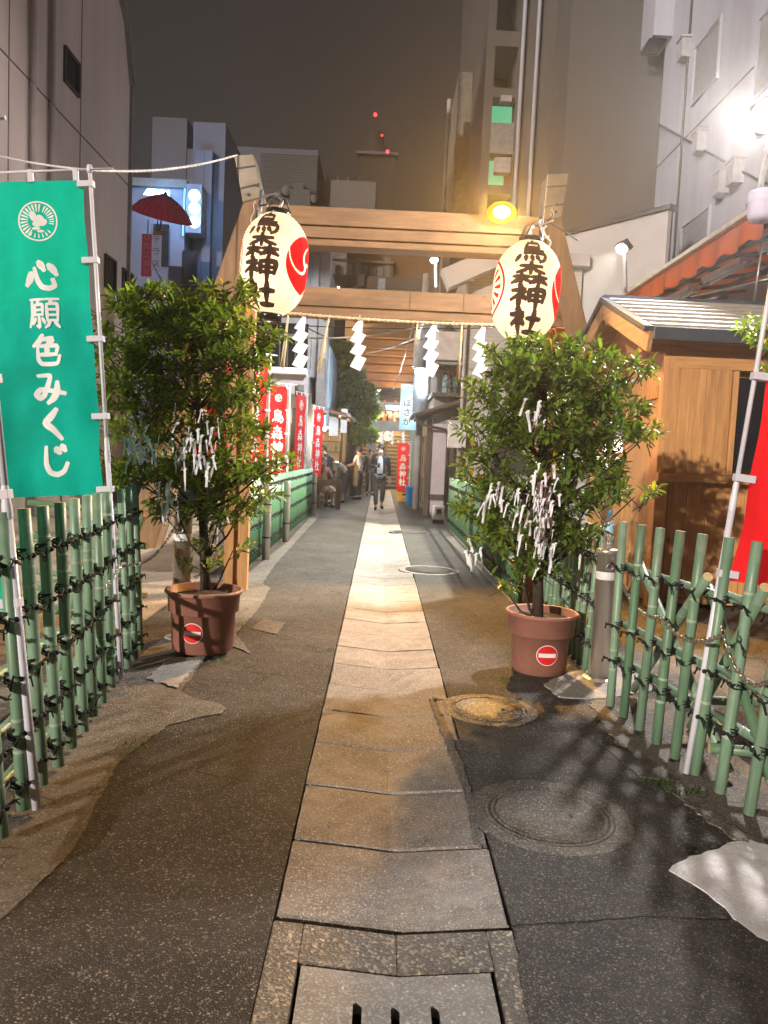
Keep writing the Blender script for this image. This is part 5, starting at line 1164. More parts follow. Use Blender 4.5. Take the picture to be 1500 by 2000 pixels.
for y0 in (9.2, 11.0, 12.8):
    mb = MB(); mb.bb((AX + .42, y0, AZ - .30), (AX + .62, y0 + 1.3, AZ - .24)); f = here(aw, mb, 'tube_fitting', m_tab)
    for dx in (.45, .56): mb = MB(); mb.tube([(AX + dx, y0 + .02, AZ - .33), (AX + dx, y0 + 1.28, AZ - .33)], .016, 8); o = mb.build('tube', m_tube); o.data.transform(Matrix.Translation(-aw.location)); o.parent = f
    for dx in (.45, .56): mb = MB(); mb.ico((AX + dx, y0 + .02, AZ - .33), .035); o = mb.build('tube_socket', m_tube); o.data.transform(Matrix.Translation(-aw.location)); o.parent = f
for y in (9.4, 16.4):
    mb = MB(); mb.tube([(AX + .2, y, 0), (AX + .2, y, AZ - .05)], .04, 8); here(aw, mb, 'support_post', m_stl)
mb = MB(); mb.tube([P(1500, 545, 9.6), P(1350, 580, 11)], .012, 6); mb.tube([P(1490, 470, 9.6), P(1472, 590, 9.6)], .012, 6); here(aw, mb, 'tie_wire', m_stl)
# rolled cloth drum at the awning's corner
q = P(1490, 402, 8.9); mb = MB(); pr = [(.02, -.17), (.13, -.165), (.155, -.12), (.17, .10), (.16, .155), (.02, .16)]; mb.lathe(pr, 24, q); mb.lathe([(.172, .02), (.176, .035), (.172, .05)], 24, q, 0, False)
tag(mb.build('cloth_drum', mat('lilac_cloth', (.52, .50, .68), .6, var=.05)), 'pale lilac rounded cover tied with white cord at the awning corner', 'cover')
# low roof of the stall behind the kiosk
st = empty('market_stall', 'dim stall with pale tin roof under the awning behind the kiosk', 'stall', loc=(5.2, 11.4, 0))
mb = MB(); mb.bb((4.7, 11.4, 0), (7, 16.5, 2.9)); here(st, mb, 'wall', m_tin)
mb = MB(); mb.bar((4.5, 11.3, 3.05), (7, 11.3, 3.25), .3, .06); mb.poly([(4.5, 11.2, 3.06), (7, 11.2, 3.3), (7, 16.5, 3.4), (4.5, 16.5, 3.16)]); here(st, mb, 'roof', mat('pale_tin', (.36, .35, .34), .5))
# ================================================================ houses along the alley
def tiled(name, c, dx, dz, jc):
    k = NT(name); g = k.n('ShaderNodeNewGeometry'); sp = k.n('ShaderNodeSeparateXYZ'); k.l(g.outputs['Position'], sp.inputs[0])
    def lines(sock, per, w_):
        m1 = k.n('ShaderNodeMath', operation='MULTIPLY'); k.l(sock, m1.inputs[0]); m1.inputs[1].default_value = 1 / per
        f = k.n('ShaderNodeMath', operation='FRACT'); k.l(m1.outputs[0], f.inputs[0]); l_ = k.n('ShaderNodeMath', operation='LESS_THAN'); k.l(f.outputs[0], l_.inputs[0]); l_.inputs[1].default_value = w_; return l_.outputs[0]
    nz = k.noise(g.outputs['Position'], .9, 6, .7); out = k.ramp(nz, .3, .7, tuple(x*.78 for x in c), tuple(min(1, x*1.08) for x in c))
    L1 = lines(sp.outputs['Z'], dz, .16); out = k.mix(L1, out, jc)
    if dx: out = k.mix(lines(sp.outputs['X'], dx, .04), out, jc)
    k.l(out, k.b.inputs['Base Color']); k.b.inputs['Roughness'].default_value = .5; k.bump(L1, -.5, .01); return k.mat
m_tile = tiled('white_tile', (.40, .38, .37), .22, .085, (.30, .28, .27))
th = empty('tiled_house', 'white tiled two-storey house with ribbed wall on the right of the alley', 'house', loc=(2.0, 18.6, 0))
xl = P(905, 800, 18.6).x; zt = P(905, 505, 18.6).z
mb = MB(); mb.bb((xl, 18.6, 0), (4.6, 23, zt)); here(th, mb, 'wall', m_tile)
mb = MB(); mb.bar(P(868, 548, 18.4), P(985, 498, 18.4), .5, .45); mb.bb((xl - .02, 18.35, zt - .1), (4.7, 18.62, zt + .18)); here(th, mb, 'roof_edge', m_shed)
mb = MB(); mb.tube([(xl - .05, 18.5, 1.0), (xl - .05, 18.5, zt)], .04, 8); here(th, mb, 'drain_pipe', m_pipe)
mb = MB(); q = P(918, 545, 18.5); mb.bb((q.x - .12, 18.45, q.z - .03), (q.x + .12, 18.6, q.z + .03)); mb.tube([(q.x, 18.5, q.z), (q.x, 18.5, q.z - .4)], .02, 6); here(th, mb, 'wall_bracket', m_pipe)
q = P(892, 850, 18.3); mb = MB(); mb.bb((q.x - .2, 18.25, q.z - .30), (q.x + .22, 18.58, q.z + .30)); mb.bb((q.x - .22, 18.22, q.z + .30), (q.x + .24, 18.58, q.z + .34)); here(th, mb, 'meter_cabinet', mat('cabinet_white', (.56, .52, .53), .5, grime=.3), bev=.01)
# narrow old house with eaves, balcony and clutter
oh = empty('old_shop_house', 'old narrow shop house with low eave, gutter and cluttered balcony on the right', 'house', loc=(1.4, 19.5, 0))
m_plas = mat('lilac_plaster', (.40, .36, .40), .85, var=.1, scale=2, grime=.4); m_oldw = wood('old_dark_wood', (.075, .055, .042), .75, axis=2, rnd=.1); m_ogr = mat('old_grey', (.22, .21, .20), .8, var=.2, scale=3, grime=.5)
def hb(name, a, b, m, bev=0): mb = MB(); mb.bb(a, b); return here(oh, mb, name, m, bev=bev)
fx = 1.22
hb('wall', (fx + .08, 19.7, 0), (2.6, 26, 5.6), m_ogr); hb('plaster_panel', (fx, 19.65, .55), (1.75, 19.69, 2.35), m_plas); hb('plaster_panel', (fx + .05, 19.66, .08), (1.75, 19.70, .40), m_plas)
hb('skirting', (fx - .02, 19.62, .40), (1.76, 19.70, .55), m_oldw); hb('corner_post', (fx - .06, 19.6, 0), (fx + .06, 19.72, 2.5), m_oldw); hb('corner_post', (1.74, 19.58, 0), (1.86, 19.72, 2.55), m_oldw)
for y in (20.2, 21.6, 23.0): hb('side_door', (fx + .04, y, .1), (fx + .08, y + 1.1, 2.1), m_oldw); hb('door_glass', (fx + .03, y + .15, .9), (fx + .045, y + .95, 1.9), mat('dim_pane', (.12, .11, .10), .3))
mb = MB(); mb.bar((fx - .38, 19.2, 2.52), (2.3, 19.2, 3.02), .10, .10, up=(0, 1, 0)); mb.poly([(fx - .40, 19.1, 2.56), (2.3, 19.1, 3.10), (2.3, 26, 3.10), (fx - .40, 26, 2.56)]); mb.poly([(fx - .40, 19.1, 2.50), (fx - .40, 26, 2.50), (2.3, 26, 2.98), (2.3, 19.1, 2.98)]); mb.poly([(fx-.40, 19.1, 2.5), (2.3, 19.1, 2.98), (2.3, 19.1, 3.1), (fx-.4, 19.1, 2.56)]); here(oh, mb, 'eave', m_oldw)
for i in range(8): y = 19.3 + i * .8; mb = MB(); mb.bar((fx - .36, y, 2.46), (2.2, y, 2.90), .06, .07); here(oh, mb, 'rafter', m_oldw)
mb = MB(); mb.tube([(fx - .43, 19.05, 2.52), (fx - .43, 26, 2.50)], .05, 8); mb.tube([(fx - .42, 19.1, 2.5), (fx - .30, 19.2, 2.3), (1.62, 19.5, 2.20), (1.68, 19.55, 2.0), (1.70, 19.56, .05)], .035, 8); here(oh, mb, 'gutter', mat('gutter_dark', (.07, .06, .06), .5))
hb('balcony_beam', (fx - .15, 19.2, 3.62), (2.3, 19.32, 3.74), m_oldw); hb('balcony_floor', (fx, 19.2, 3.02), (2.3, 22, 3.10), m_oldw)
for x in (fx - .1, fx + .35, fx + .8): hb('balcony_post', (x, 19.22, 3.05), (x + .05, 19.28, 3.62), m_oldw)
m_cy = mat('cyan_sheet', (.22, .32, .36), .4); hb('screen_sheet', (fx + .25, 19.4, 3.1), (fx + .62, 19.43, 4.15), m_cy, 0); hb('screen_sheet', (fx - .12, 19.6, 3.12), (fx + .2, 19.63, 3.75), mat('pale_sheet', (.25, .27, .3), .5))
mb = MB()
for i in range(16): mb.tube([(fx + .25 + random.uniform(0, .9), 19.25, 3.5 + random.uniform(-.4, .3)), (fx + .1 + random.uniform(0, .9), 19.2, 3.3 + random.uniform(-.4, .6)), (fx + random.uniform(.2, 1), 19.25, 3.8 + random.uniform(-.3, .5))], .012, 5)
here(oh, mb, 'cable_tangle', m_blk)
q = P(878, 676, 19.0); mb = MB(); mb.bb((q.x - .34, 18.9, q.z - .36), (q.x + .28, 19.3, q.z + .34)); o = here(oh, mb, 'air_conditioner', mat('ac_cream', (.42, .38, .37), .6, grime=.3), bev=.03)
mb = MB(); mb.bb((q.x - .42, 18.85, q.z - .46), (q.x + .35, 19.35, q.z - .40)); here(oh, mb, 'bracket_shelf', m_stl)
q = P(842, 650, 19.4); mb = MB(); mb.tube([q + V(-.25, 0, -.9), q + V(-.25, 0, .0), q + V(-.12, 0, .28), q + V(.15, 0, .30), q + V(.3, 0, .1)], .17, 12); here(oh, mb, 'vent_duct', mat('duct_grey', (.38, .42, .46), .35, metal=.5))
q = P(826, 690, 21); mb = MB(); mb.tube([q + V(0, 0, -1.6), q + V(0, 0, .7)], .22, 14); here(oh, mb, 'water_tank', mat('tank_grey', (.17, .19, .22), .5))
mb = MB(); X = P(818, 850, 21.5).x; mb.tube([(X, 21.5, 0), (X, 21.5, 6.5)], .10, 10); ut = tag(mb.build('utility_pole', m_ogr), 'grey utility pole beside the blue lit sign', 'utility pole')
# fluorescent street lamps
def fluoro(px, py, Y, L, lab, watt, es, ang=0):
    q = P(px, py, Y); e = empty('fluorescent_lamp', lab, 'fluorescent lamp', 'fluorescent lamps in the alley', loc=q); mb = MB()
    mb.tube([(-L/2, 0, -.03), (L/2, 0, -.03)], .045, 10); mb.build('tube', emit('fluoro_white', (.80, .93, 1), es), e)
    mb = MB(); mb.bb((-L/2 - .05, -.07, .02), (L/2 + .05, .07, .07)); mb.build('housing', m_tab, e, .01)
    mb = MB(); mb.tube([(L/2, .0, .05), (L/2 + .3, .1, .15)], .02, 6); mb.build('arm', m_stl, e)
    lamp('fluoro_light', 'POINT', (0, -.05, -.12), watt, (.80, .92, 1), e, size=.2)
fluoro(832, 729, 20.5, .52, 'bright blue-white fluorescent lamp over the balcony', 600, 18); fluoro(766, 796, 28, .40, 'fluorescent lamp hanging before the inner torii', 450, 18)
# hanging lit sign
sg = empty('lit_sign', 'tall pale blue illuminated shop sign with dark brush letters', 'sign', loc=P(798, 796, 21)); q = sg.location
W2, H2 = .44, 1.20
k = NT('sign_face'); co = k.coord('Object', (2.3, 2.3, 1.05)); gr_ = k.n('ShaderNodeTexGradient', gradient_type='SPHERICAL'); k.l(co, gr_.inputs[0]); cc = k.ramp(gr_.outputs['Fac'], .1, .75, (.22, .66, .95), (.85, 1, 1)); em = k.n('ShaderNodeEmission'); k.l(cc, em.inputs[0]); em.inputs[1].default_value = .95; k.l(em.outputs[0], k.out.inputs[0])
mb = MB(); mb.bb((-W2/2, -.02, -H2/2), (W2/2, .02, H2/2)); mb.build('face', k.mat, sg); mb = MB(); mb.bb((-W2/2 - .015, .022, -H2/2 - .015), (W2/2 + .015, .16, H2/2 + .015)); mb.build('case', m_stl, sg)
fs = lambda x, z, d: (x, -.022 - d, z)
mb = MB()
for ch, z in zip('ほさか', (.10, -.15, -.40)): put_text(mb, ch, fs, -.04, z, .22, off=.012)
for ch, z in zip('焼鳥', (.40, .25)): put_text(mb, ch, fs, .14, z, .13, m=1)
put_text(mb, '正', fs, .02, .53, .09); put_text(mb, '鰻', fs, -.14, .53, .11, m=2)
mb.build('lettering', [m_ink, mat('teal_ink', (.01, .12, .22), .6), mat('purple_ink', (.25, .02, .3), .6)], sg)
mb = MB(); mb.tube([(W2/2, .09, .4), (.42, .3, .4)], .02, 6); mb.tube([(W2/2, .09, -.4), (.42, .3, -.4)], .02, 6); mb.build('bracket', m_frame, sg)
lamp('sign_glow', 'POINT', (-.3, -1.0, 0), 14, (.6, .85, 1), sg, size=.2)
# small things at the foot of the houses
g = G(803, 988); bi = empty('bin', 'bright blue plastic bin with lid at the foot of the lilac wall', 'bin', loc=(g.x, g.y, 0)); m_blue = mat('blue_plastic', (.02, .22, .62), .35, var=.06)
mb = MB(); mb.lathe([(.15, 0), (.155, .01), (.195, .52), (.21, .53), (.21, .55)], 20); mb.build('tub', m_blue, bi); mb = MB(); mb.lathe([(.215, .548), (.215, .575), (.18, .60), (.03, .62), (.03, .64), (.001, .64)], 20); mb.build('lid', m_blue, bi)
g = G(797, 982); ck = V(g.x - .12, g.y + .7, 0)
def crate(z, m, lab):
    e = empty('crate', lab, 'crate', 'stacked drink crates', loc=ck + V(0, 0, z)); mb = MB()
    for a, b in (((-.22, -.16, 0), (.22, .16, .03)), ((-.22, -.16, .03), (.22, -.14, .30)), ((-.22, .14, .03), (.22, .16, .30)), ((-.22, -.14, .03), (-.2, .14, .30)), ((.2, -.14, .03), (.22, .14, .30))): mb.bb(a, b)
    mb.build('shell', m, e, .006); mb = MB(); mb.bb((-.06, -.164, .2), (.06, -.158, .26)); mb.build('hand_hole', m_dark, e)
    mb = MB(); mb.lathe([(.07, 0), (.001, .001)], 16)
    for v in mb.v: v.xyz = (v.x, -.163 - v.z, v.y + .12)
    mb.build('badge', m_wcl, e)
crate(0, mat('yellow_plastic', (.75, .42, .02), .45), 'yellow crate at the bottom of the stack beside the blue bin'); crate(.31, mat('red_plastic', (.6, .03, .02), .45), 'red crate on top of the yellow one')
e = empty('potted_plant', 'small leafy plant in a planter standing on the red crate', 'plant', loc=ck + V(0, .05, .61)); mb = MB(); mb.lathe([(.10, 0), (.13, .16), (.12, .16), (.11, .12), (.01, .12)], 14, cap=False); mb.build('planter', m_pot, e)
mb = MB(); rnd = random.Random(3)
for i in range(420): leaf(mb, V(rnd.gauss(0, .11), rnd.gauss(0, .1), .2 + abs(rnd.gauss(0, .16))), V(rnd.uniform(-1, 1), rnd.uniform(-1, 1), rnd.uniform(-.1, 1)), .07, .03, rnd)
mb.build('foliage', m_leaf, e)
g = G(855, 1022); e = empty('utility_box', 'white utility box with square opening on the ground at the right wall', 'box', loc=(g.x, g.y, 0)); mb = MB(); mb.bb((-.14, -.1, .08), (.14, .12, .40)); mb.build('cabinet', mat('box_white', (.68, .66, .64), .5, grime=.2), e, .03)
mb = MB(); mb.bb((-.05, -.104, .22), (.06, -.09, .33)); mb.build('opening', m_dark, e); mb = MB(); mb.bb((-.12, -.08, 0), (.12, .1, .08)); mb.build('plinth', m_frame, e)
e = empty('parked_moped_cover', 'orange and red bundle leaning on the wall behind the blue bin', 'bundle', loc=ck + V(.42, .3, 0)); mb = MB(); mb.ico((0, 0, .38), .2, sc=(.8, .6, 1.9), n=10, k=8); mb.build('cloth_bundle', mat('red_orange_cloth', (.45, .09, .04), .8, var=.4, scale=8), e); e.name = 'cloth_bundle'
for px, py, w_ in ((800, 1010, .5), (820, 1022, .35), (780, 1018, .5)): pass
# ---------------------------------------------------------------- left side of the alley
lh = empty('grey_shop_house', 'blue-grey shop house with dark balcony and shop sign behind the red banners', 'house', loc=(-2.5, 20, 0))
m_bg = mat('blue_grey_wall', (.27, .28, .33), .8, var=.1, scale=1, grime=.4); m_bs = mat('blue_sheet', (.20, .27, .36), .6, var=.15, scale=2)
def lbx(name, a, b, m, bev=0): mb = MB(); mb.bb(a, b); return here(lh, mb, name, m, bev=bev)
xr = P(597, 800, 20).x; lbx('wall', (-3.9, 20, 0), (xr, 26, 3.5), m_bg)
xr2 = P(640, 700, 21).x; lbx('upper_wall', (-3.6, 21, 3.5), (xr2 - .25, 27, 7.2), m_bg)
lbx('corner_pier', (xr2 - .25, 20.6, 2.6), (xr2, 21.3, 7.2), mat('pier_grey', (.17, .17, .19), .8))
lbx('ledge', (-4.2, 19.7, 3.45), (xr, 20.05, 3.60), m_tab); lbx('balcony_opening', (-4.2, 20.9, 3.62), (xr - .1, 20.98, 4.9), m_dark)
for i in range(14): x = -4.1 + i * .2; lbx('balcony_bar', (x, 19.85, 3.6), (x + .025, 19.88, 4.4), m_frame)
lbx('balcony_rail', (-4.2, 19.84, 4.4), (xr, 19.9, 4.46), m_frame)
for px in (560, 585): X = P(px, 640, 20.9).x; lbx('upper_window', (X - .3, 20.92, 5.2), (X + .25, 20.99, 6.6), m_bs)
lbx('side_sheet', (xr2 - .02, 21.3, 2.2), (xr2 + .03, 25, 4.4), m_bs)
lbx('door', (P(566, 880, 19.95).x, 19.95, 0), (P(590, 880, 19.95).x, 20, 2.2), m_oldw); lbx('menu_board', (P(570, 830, 19.9).x, 19.9, 1.6), (P(583, 830, 19.9).x, 19.94, 2.6), mat('menu_black', (.02, .02, .02), .5))
q = P(550, 800, 19.6); mb = MB(); mb.ico(P(533, 829, 19.5), .05); here(lh, mb, 'wall_bulb', emit('warm_bulb', (1, .75, .4), 22)); lamp('bulb_glow', 'POINT', P(533, 829, 19.3) - lh.location, 45, (1, .72, .4), lh, size=.06)
mb = MB(); mb.tube([P(585, 752, 19.6), P(585, 775, 19.6)], .12, 10); here(lh, mb, 'downlight', m_frame); lamp('downlight_glow', 'SPOT', P(583, 772, 19.5) - lh.location, 180, (1, .93, .82), lh, aim=P(575, 880, 19.9) - lh.location, size=.05, angle=90)
# open-fronted bar with a small eave
ba = empty('bar_stall', 'small open bar with sloping wooden eave, lit shelves and counter on the left', 'bar', loc=(-1.7, 22.5, 0))
def bbx(name, a, b, m, bev=0): mb = MB(); mb.bb(a, b); return here(ba, mb, name, m, bev=bev)
xw = -1.72
bbx('back_wall', (-3.4, 22.0, 0), (-3.3, 27, 3), m_ogr); bbx('far_wall', (-3.3, 26.2, 0), (-1.2, 26.3, 3), mat('bar_wood', (.28, .2, .13), .7)); bbx('counter', (-1.60, 22.6, 0), (-1.25, 26, 1.15), mat('counter_ply', (.17, .145, .10), .7, grime=.4), .01); bbx('counter_top', (-1.66, 22.55, 1.15), (-1.19, 26.05, 1.20), m_oldw)
mb = MB(); mb.bar((-3.2, 22.0, 3.15), (-1.0, 22.0, 2.55), .08, .14, up=(0, 1, 0)); mb.poly([(-3.2, 21.9, 3.22), (-.95, 21.9, 2.6), (-.95, 26.5, 2.6), (-3.2, 26.5, 3.22)]); mb.poly([(-3.2, 21.92, 3.1), (-3.2, 26.5, 3.1), (-.97, 26.5, 2.5), (-.97, 21.92, 2.5)]); here(ba, mb, 'eave', wood('eave_wood', (.22, .11, .055), .6, axis=0))
mb = MB(); mb.tube([(-.94, 21.9, 2.58), (-.94, 26.5, 2.58)], .05, 8); here(ba, mb, 'gutter', m_pipe)
for y in (22.3, 26): mb = MB(); mb.tube([(-1.15, y, 1.2), (-1.15, y, 2.55)], .04, 8); here(ba, mb, 'post', m_oldw)
for z in (1.5, 1.85, 2.2): bbx('shelf', (-3.2, 26.0, z), (-1.4, 26.2, z + .03), m_oldw)
for i in range(16):
    mb = MB(); z = (1.53, 1.88, 2.23)[i % 3]; x = -3.1 + i * .105; mb.lathe([(.035, 0), (.035, .16), (.014, .2), (.014, .26)], 10, (x, 26.08, z)); tag(mb.build('bottle', mat(('green_glass', 'amber_glass', 'clear_glass')[i % 3], ((.05, .2, .08), (.3, .14, .03), (.5, .5, .45))[i % 3], .15)), 'bottle standing on the lit shelves at the back of the bar', 'bottle', 'bottles on the bar shelves')
for px, py in ((643, 833), (634, 838)):
    q = P(px, py, 23.0); mb = MB(); mb.ico(q, .06); mb.tube([q, q + V(0, 0, .4)], .008, 5); here(ba, mb, 'hanging_bulb', emit('warm_bulb', (0, 0, 0), 0))
lamp('bar_glow', 'POINT', P(640, 850, 23.2) - ba.location, 300, (1, .76, .45), ba, size=.08)
for (a, b, c) in ((652, 828, 26), (672, 822, 18)):
    q = P(a, b, 22.2); mb = MB(); mb.bb((q.x - .01 * c / 2, 22.15, q.z - .34), (q.x + .01 * c / 2, 22.18, q.z + .34)); here(ba, mb, 'hanging_menu', mat('menu_paper', (.55, .58, .62), .7, var=.1, scale=10))
# low bench seat and screen before the bar
be = empty('bench', 'brown wooden bench screen at the end of the slat fence by the bar', 'bench', loc=(-1.5, 20.3, 0)); m_bn = wood('bench_wood', (.14, .085, .055), .6)
for a, b in (((-.14, .1, 0), (-.08, .2, .78)), ((.36, .0, 0), (.5, .1, .80))): mb = MB(); mb.bb(a, b); mb.build('leg', m_bn, be, .006)
mb = MB(); mb.bb((-.3, .1, .42), (.36, .5, .47)); mb.build('seat', m_bn, be, .006); mb = MB(); mb.bb((-.3, .02, .62), (.36, .07, .78)); mb.build('back_rail', m_bn, be, .006)
# alley tree on the left
e = empty('alley_tree', 'dark evergreen tree in the alley in front of the shrine', 'tree', loc=(P(690, 950, 27).x, 27, 0))
ab = [(664, 690, 30, 24, 0), (672, 730, 36, 30, -.2), (690, 770, 40, 34, 0), (660, 770, 26, 30, .1), (700, 800, 40, 34, -.1), (680, 830, 40, 32, .1), (712, 770, 24, 22, 0), (705, 850, 30, 24, 0)]
here(e, crown(ab, 27, 9, 130, .17, .075, 2.2), 'crown', m_leaf); mb = MB(); mb.tube([(0, 0, 0), P(688, 860, 27) - e.location, P(680, 780, 27) - e.location, P(668, 700, 27) - e.location], [.12, .1, .07, .03], 8); mb.build('trunk', m_bark, e)
# ================================================================ shrine at the end
sh = empty('shrine_hall', 'lamp-lit wooden shrine hall with layered eaves at the end of the alley', 'shrine', loc=(.5, 40, 0)); m_sw = wood('shrine_wood', (.42, .22, .075), .55, axis=0, rnd=.15)
zz = [P(770, py, 40).z for py in (780, 757, 745, 730, 715, 702, 690, 672, 640, 600)]
for i, (z0, z1) in enumerate(zip(zz, zz[1:])):
    mb = MB(); mb.bb((-2.0, 40 - i * .28, z0), (3.2, 40.4, z1 - .06)); here(sh, mb, 'eave_board', m_sw, bev=.02)
mb = MB(); mb.bb((-2.2, 41, 3.0), (3.4, 46, 12)); here(sh, mb, 'wall', mat('hall_dark', (.10, .05, .02), .8))
mb = MB(); mb.bb((-1.6, 37.8, 7.9), (3.0, 41, 8.2)); here(sh, mb, 'roof_slab', m_oldw)
for i in range(9): mb = MB(); x = -1.6 + i * .55; mb.bb((x, 39.6, 3.2), (x + .10, 39.7, 4.3)); here(sh, mb, 'railing_post', mat('vermilion', (.5, .06, .03), .5))
for z in (3.5, 3.95): mb = MB(); mb.bb((-1.7, 39.58, z), (3, 39.72, z + .08)); here(sh, mb, 'railing_bar', mat('vermilion', (0, 0, 0)))
lamp('hall_light', 'POINT', V(.5, 38.2, 3.0) - sh.location, 900, (1, .62, .22), sh, size=.2); lamp('step_light', 'POINT', V(.6, 35.0, 3.2) - sh.location, 260, (1, .66, .25), sh, size=.2)
ss = empty('stone_steps', 'golden lit stone steps climbing to the shrine', 'steps', loc=(.5, 34, 0)); m_st = mat('step_stone', (.40, .31, .17), .7, var=.2, scale=3, bump=.2)
for i in range(17): mb = MB(); mb.bb((-.9, 34 + i * .30, 0), (1.9, 34 + i * .30 + .32, .18 * (i + 1) - .06), 1); mb.bb((-.92, 33.95 + i * .30, .18 * (i + 1) - .058), (1.92, 34 + i * .30 + .32, .18 * (i + 1))); here(ss, mb, 'step', [m_st, mat('riser_stone', (.16, .12, .07), .8)], bev=.012)
for s_ in (.28,): mb = MB(); mb.bar((s_, 34.2, .9), (s_, 39, 3.9), .07, .07); [mb.bar((s_, 34.3 + k * 1.1, .2 + .66 * k), (s_, 34.3 + k * 1.1, 1.0 + .66 * k), .06, .06) for k in range(5)]; here(ss, mb, 'handrail', m_frame)
it = empty('stone_torii', 'grey stone inner torii with slanted legs before the shrine steps', 'torii', loc=(.4, 31, 0)); m_stn = mat('torii_stone', (.24, .23, .20), .8, var=.15, scale=3)
for q in ([(722, 790), (736, 790), (733, 962), (712, 962)], [(800, 792), (814, 792), (822, 968), (800, 968)]): mb = MB(); slab_px(mb, q, 31, .4); here(it, mb, 'leg', m_stn)
for py0, py1, x0, x1 in ((785, 803, 700, 840), (822, 842, 712, 826)): z1, z0 = P(760, py0, 31).z, P(760, py1, 31).z; mb = MB(); mb.bb((P(x0, 800, 31).x, 30.95, z0), (P(x1, 800, 31).x, 31.35, z1)); here(it, mb, 'beam', m_stn)
for i, px in enumerate((727, 747, 766, 788)): shide(px, 842, 30.9, .55, ('first', 'second', 'third', 'fourth')[i] + ' small paper streamer from the left on the stone torii', 'small streamers on the stone torii', 0)
def small_lantern(px, py, Y, r, lab):
    e = empty('small_lantern', lab, 'lantern', 'small lit lanterns near the shrine', loc=P(px, py, Y)); mb = MB(); mb.lathe([(r*.5, -r*1.3), (r*.9, -r*.9), (r, 0), (r*.9, r*.9), (r*.5, r*1.3)], 14); mb.build('paper_shade', emit('small_lantern_paper', (1, .62, .38), 1.6), e)
    mb = MB(); mb.lathe([(r*.55, r*1.3), (r*.55, r*1.5)], 12); mb.lathe([(r*.55, -r*1.5), (r*.55, -r*1.3)], 12); mb.build('ring', m_lac, e); mb = MB(); mb.ico((r*.55, -r*.75, .1*r), r*.42, sc=(.7, .35, 1)); mb.build('red_crest', mat('crest_red', (.7, .03, .03), .6), e)
small_lantern(712, 826, 29, .30, 'small lit lantern hanging by the stone torii leg'); small_lantern(692, 812, 30, .26, 'small red and white lantern glowing behind the alley tree'); small_lantern(700, 848, 32, .2, 'dim orange lantern low behind the alley tree')
small_lantern(741, 854, 35, .17, 'tiny golden lantern hanging over the left of the steps'); small_lantern(757, 852, 35, .17, 'tiny golden lantern hanging over the middle of the steps')
for i, px in enumerate((726, 745, 760, 775)): small_lantern(px, 808, 38.5, .13, ('first', 'second', 'third', 'fourth')[i] + ' tiny lantern in the row above the vermilion railing')
# ================================================================ red parasol sign and hanging signs at upper left
um = empty('paper_parasol', 'red oiled-paper parasol mounted as a shop sign under blue neon', 'parasol', loc=P(323, 380, 27)); um.scale = (1.08, 1.08, 1.08); um.rotation_euler = (radians(22), radians(8), .3)
m_par = cloth_mat('parasol_red', (.80, .02, .04)); n = 28; R = .98
for i in range(n):
    a0, a1 = 2*pi*i/n, 2*pi*(i+1)/n; mb = MB(); pr = [(0.03, .02), (.4, -.14), (.75, -.36), (1.0, -.68)]
    for (r, z) in pr: mb.v += [V(r*R*cos(a0), r*R*sin(a0), z), V(r*R*cos(a1), r*R*sin(a1), z)]
    for k in range(3): mb.face((2*k, 2*k+1, 2*k+3, 2*k+2))
    mb.build('panel', m_par, um); mb = MB(); mb.tube([(r*R*cos(a0), r*R*sin(a0), z + .004) for r, z in pr], .010, 4); mb.build('rib', mat('parasol_rib', (.10, .01, .012), .6), um)
mb = MB(); mb.tube([(0, 0, .1), (0, 0, -1.2)], .025, 8); mb.build('handle', m_oldw, um); mb = MB(); mb.lathe([(.06, .0), (.05, .06), (.01, .1)], 10); mb.build('cap', m_frame, um)
lamp('parasol_light', 'POINT', P(330, 470, 25.6) - P(323, 380, 27), 0, (1, .6, .5), None) if False else None
def hsign(px0, py0, px1, py1, Y, face_m, txt, tm, lab, sz):
    a, b = P(px0, py0, Y), P(px1, py1, Y); c = (a + b) / 2; e = empty('hanging_sign', lab, 'sign', 'vertical shop signs at upper left', loc=c); w_, h_ = abs(b.x - a.x), abs(a.z - b.z)
    mb = MB(); mb.bb((-w_/2, 0, -h_/2), (w_/2, .08, h_/2)); mb.build('board', face_m, e, .01); mb = MB()
    for i, ch in enumerate(txt): put_text(mb, ch, lambda x, z, d: (x, -d, z), 0, h_/2 - h_ * (i + .5) / len(txt), sz)
    mb.build('lettering', tm, e); mb = MB(); mb.tube([(0, .1, h_/2), (0, .1, h_/2 + .5)], .02, 6); mb.build('hanger', m_frame, e)
hsign(277, 456, 295, 540, 26.5, mat('pink_board', (.50, .07, .12), .6, var=.1, emis=(.5, .07, .12), es=.12), '◎高江洲家', mat('pink_print', (.75, .45, .48), .6), 'pink vertical shop sign with pale characters below the parasol', .24)
hsign(297, 456, 313, 528, 26.4, mat('lilac_board', (.50, .50, .66), .6, emis=(.5, .5, .7), es=.15), 'テラス', mat('navy_print', (.08, .08, .16), .6), 'lilac vertical shop sign with dark characters below the parasol', .28)
mb = MB(); q = P(313, 455, 26.3); mb.bb((q.x - .25, 26.3, q.z - .06), (q.x + .2, 26.36, q.z + .06)); tag(mb.build('wood_plaque', m_kwx), 'small wooden plaque above the lilac sign', 'plaque')
line('cable', P(296, 508, 24), P(330, 570, 20), .05, .02, mat('teal_pipe', (.2, .45, .5), .4), 'teal pipe slanting down into the left tree crown', 'pipe')
